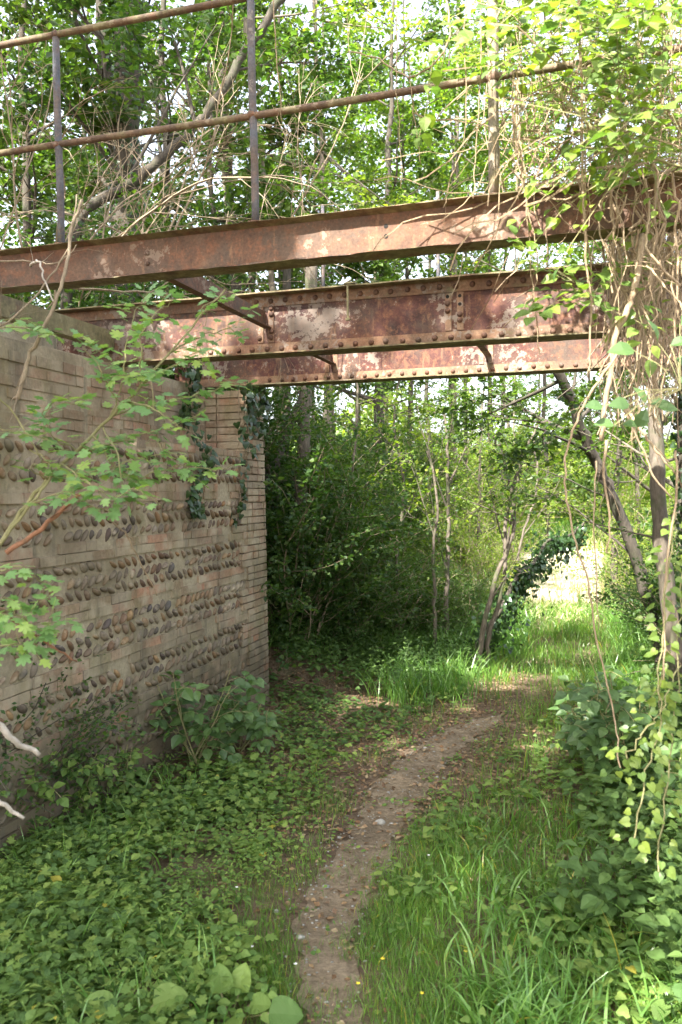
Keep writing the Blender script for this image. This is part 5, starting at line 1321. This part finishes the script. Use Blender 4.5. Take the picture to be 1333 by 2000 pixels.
sh3 = shrub(33, tuple(gp(-20, 1570)), .95, .3, 'shrub', 'small leaved scrub against the wall at the left edge', 'leaf_deep', 26, 110, .026, 'diamond', 'bark_dark')
q = gp(120, 1590); compound_plant('nettle_plant', q, .35, 7, 'leafy weeds at the foot of the wall left of the elder plants', 'herb_dark', .05, 168, rad=.12)
q = gp(60, 1530); compound_plant('nettle_plant', q, .6, 7, 'scrubby weeds against the left end of the wall', 'herb_dark', .05, 167, rad=.12)
# big dock leaves at the very front
def rosette(px, py, leaves, label, dep=None):
    p = gp(px, py) if dep is None else at(px, py, dep); root = thing('dock_plant', p, label, 'plant'); lb = LB(); b = MB()
    for (dx, dy, dz, sz, ax, ay, az) in leaves:
        q = p + np.array((dx, dy, dz)); b.tube(jiggle([p, p + np.array((dx*.6, dy*.6, dz*.55)), q], 3, 0, np.random), .003, 4, cap=False)
        lb.leaves('dock', q[None], np.array([[ax, ay, az]]), np.array([[.05, -.55, .8]]) + np.random.RandomState(int(dx*999)%99).normal(0, .25, (1, 3)), np.array([sz * .74]))
    b.build('stem', M['twig_green'], root); lb.build('foliage', M['herb'], root)
rosette(450, 1990, [(-.03,.0,.09,.12,-.05,.2,1),(.03,.02,.08,.12,.15,.2,1),(.07,-.02,.06,.11,.6,-.3,.25),(-.12,.03,.07,.09,-.3,.2,.7),(.14,-.08,.07,.15,1,-.2,.1),(.02,-.1,.07,.10,.3,-.6,.3)], 'big upright rounded dock leaves at the bottom of the view')
rosette(250, 2030, [(-.05,.0,.10,.13,-.9,.0,.3),(.08,.02,.10,.15,1,.1,.35),(.0,-.05,.10,.10,0,-.6,.4)], 'large blurred leaf in the bottom left corner area')
# flowers
def flower(px, py, mat, label, r=.006, hgt=.05, grp=None):
    p = gp(px, py); b = MB(); a = np.random.RandomState(px).uniform(0, 6)
    for k in range(5):
        c = np.array((math.cos(a + k * 1.2566), math.sin(a + k * 1.2566), 0)); t = np.array((-c[1], c[0], 0)); c0 = np.array((0, 0, hgt))
        b.add(np.array([c0, c0 + c * r * .7 + t * r * .5 + (0, 0, r*.4), c0 + c * r * 1.35 + (0, 0, r*.6), c0 + c * r * .7 - t * r * .5 + (0, 0, r*.4)]), [(0, 3, 2, 1)])
    b.tube([(0, 0, 0), (.002, 0, hgt * .5), (0, 0, hgt)], .0008, 3, mat=1)
    o = b.build('flower', [M[mat], M['twig_green']], None, origin=(0, 0, 0)); o.location = tuple(p); tag(o, label, 'flower', grp)
YG = 'tiny yellow flowers in the grass'; WG = 'tiny pale flowers among the weeds'
for px, py, l in ((825,1975,'yellow flower at the bottom in the grass right of the path'),(910,1890,'yellow flower in the tall grass right of the path'),(748,1905,'yellow flower at the right edge of the bare path'),(205,1805,'yellow flower among the weeds, lower left'),(195,1785,'upper of two yellow flowers at the lower left'),(700,1955,'yellow flower in the short grass at the bottom')): flower(px, py, 'petal_yellow', l, .007, .06, YG)
for px, py, l in ((578,1915,'white flower at the left edge of the path near the bottom'),(493,1880,'white flower among the weeds left of the path'),(463,1760,'white flower left of the path, halfway down'),(300,1605,'pale lilac flower in the weeds below the wall'),(838,1695,'white flower right of the path'),(1013,1760,'white flower in the tall grass'),(1312,1690,'pink flower at the right edge'),(1145,1715,'small lilac flower on the right')): flower(px, py, 'petal_white', l, .006, .06, WG)

for o in bpy.data.objects:
    if '_o' in o: del o['_o']
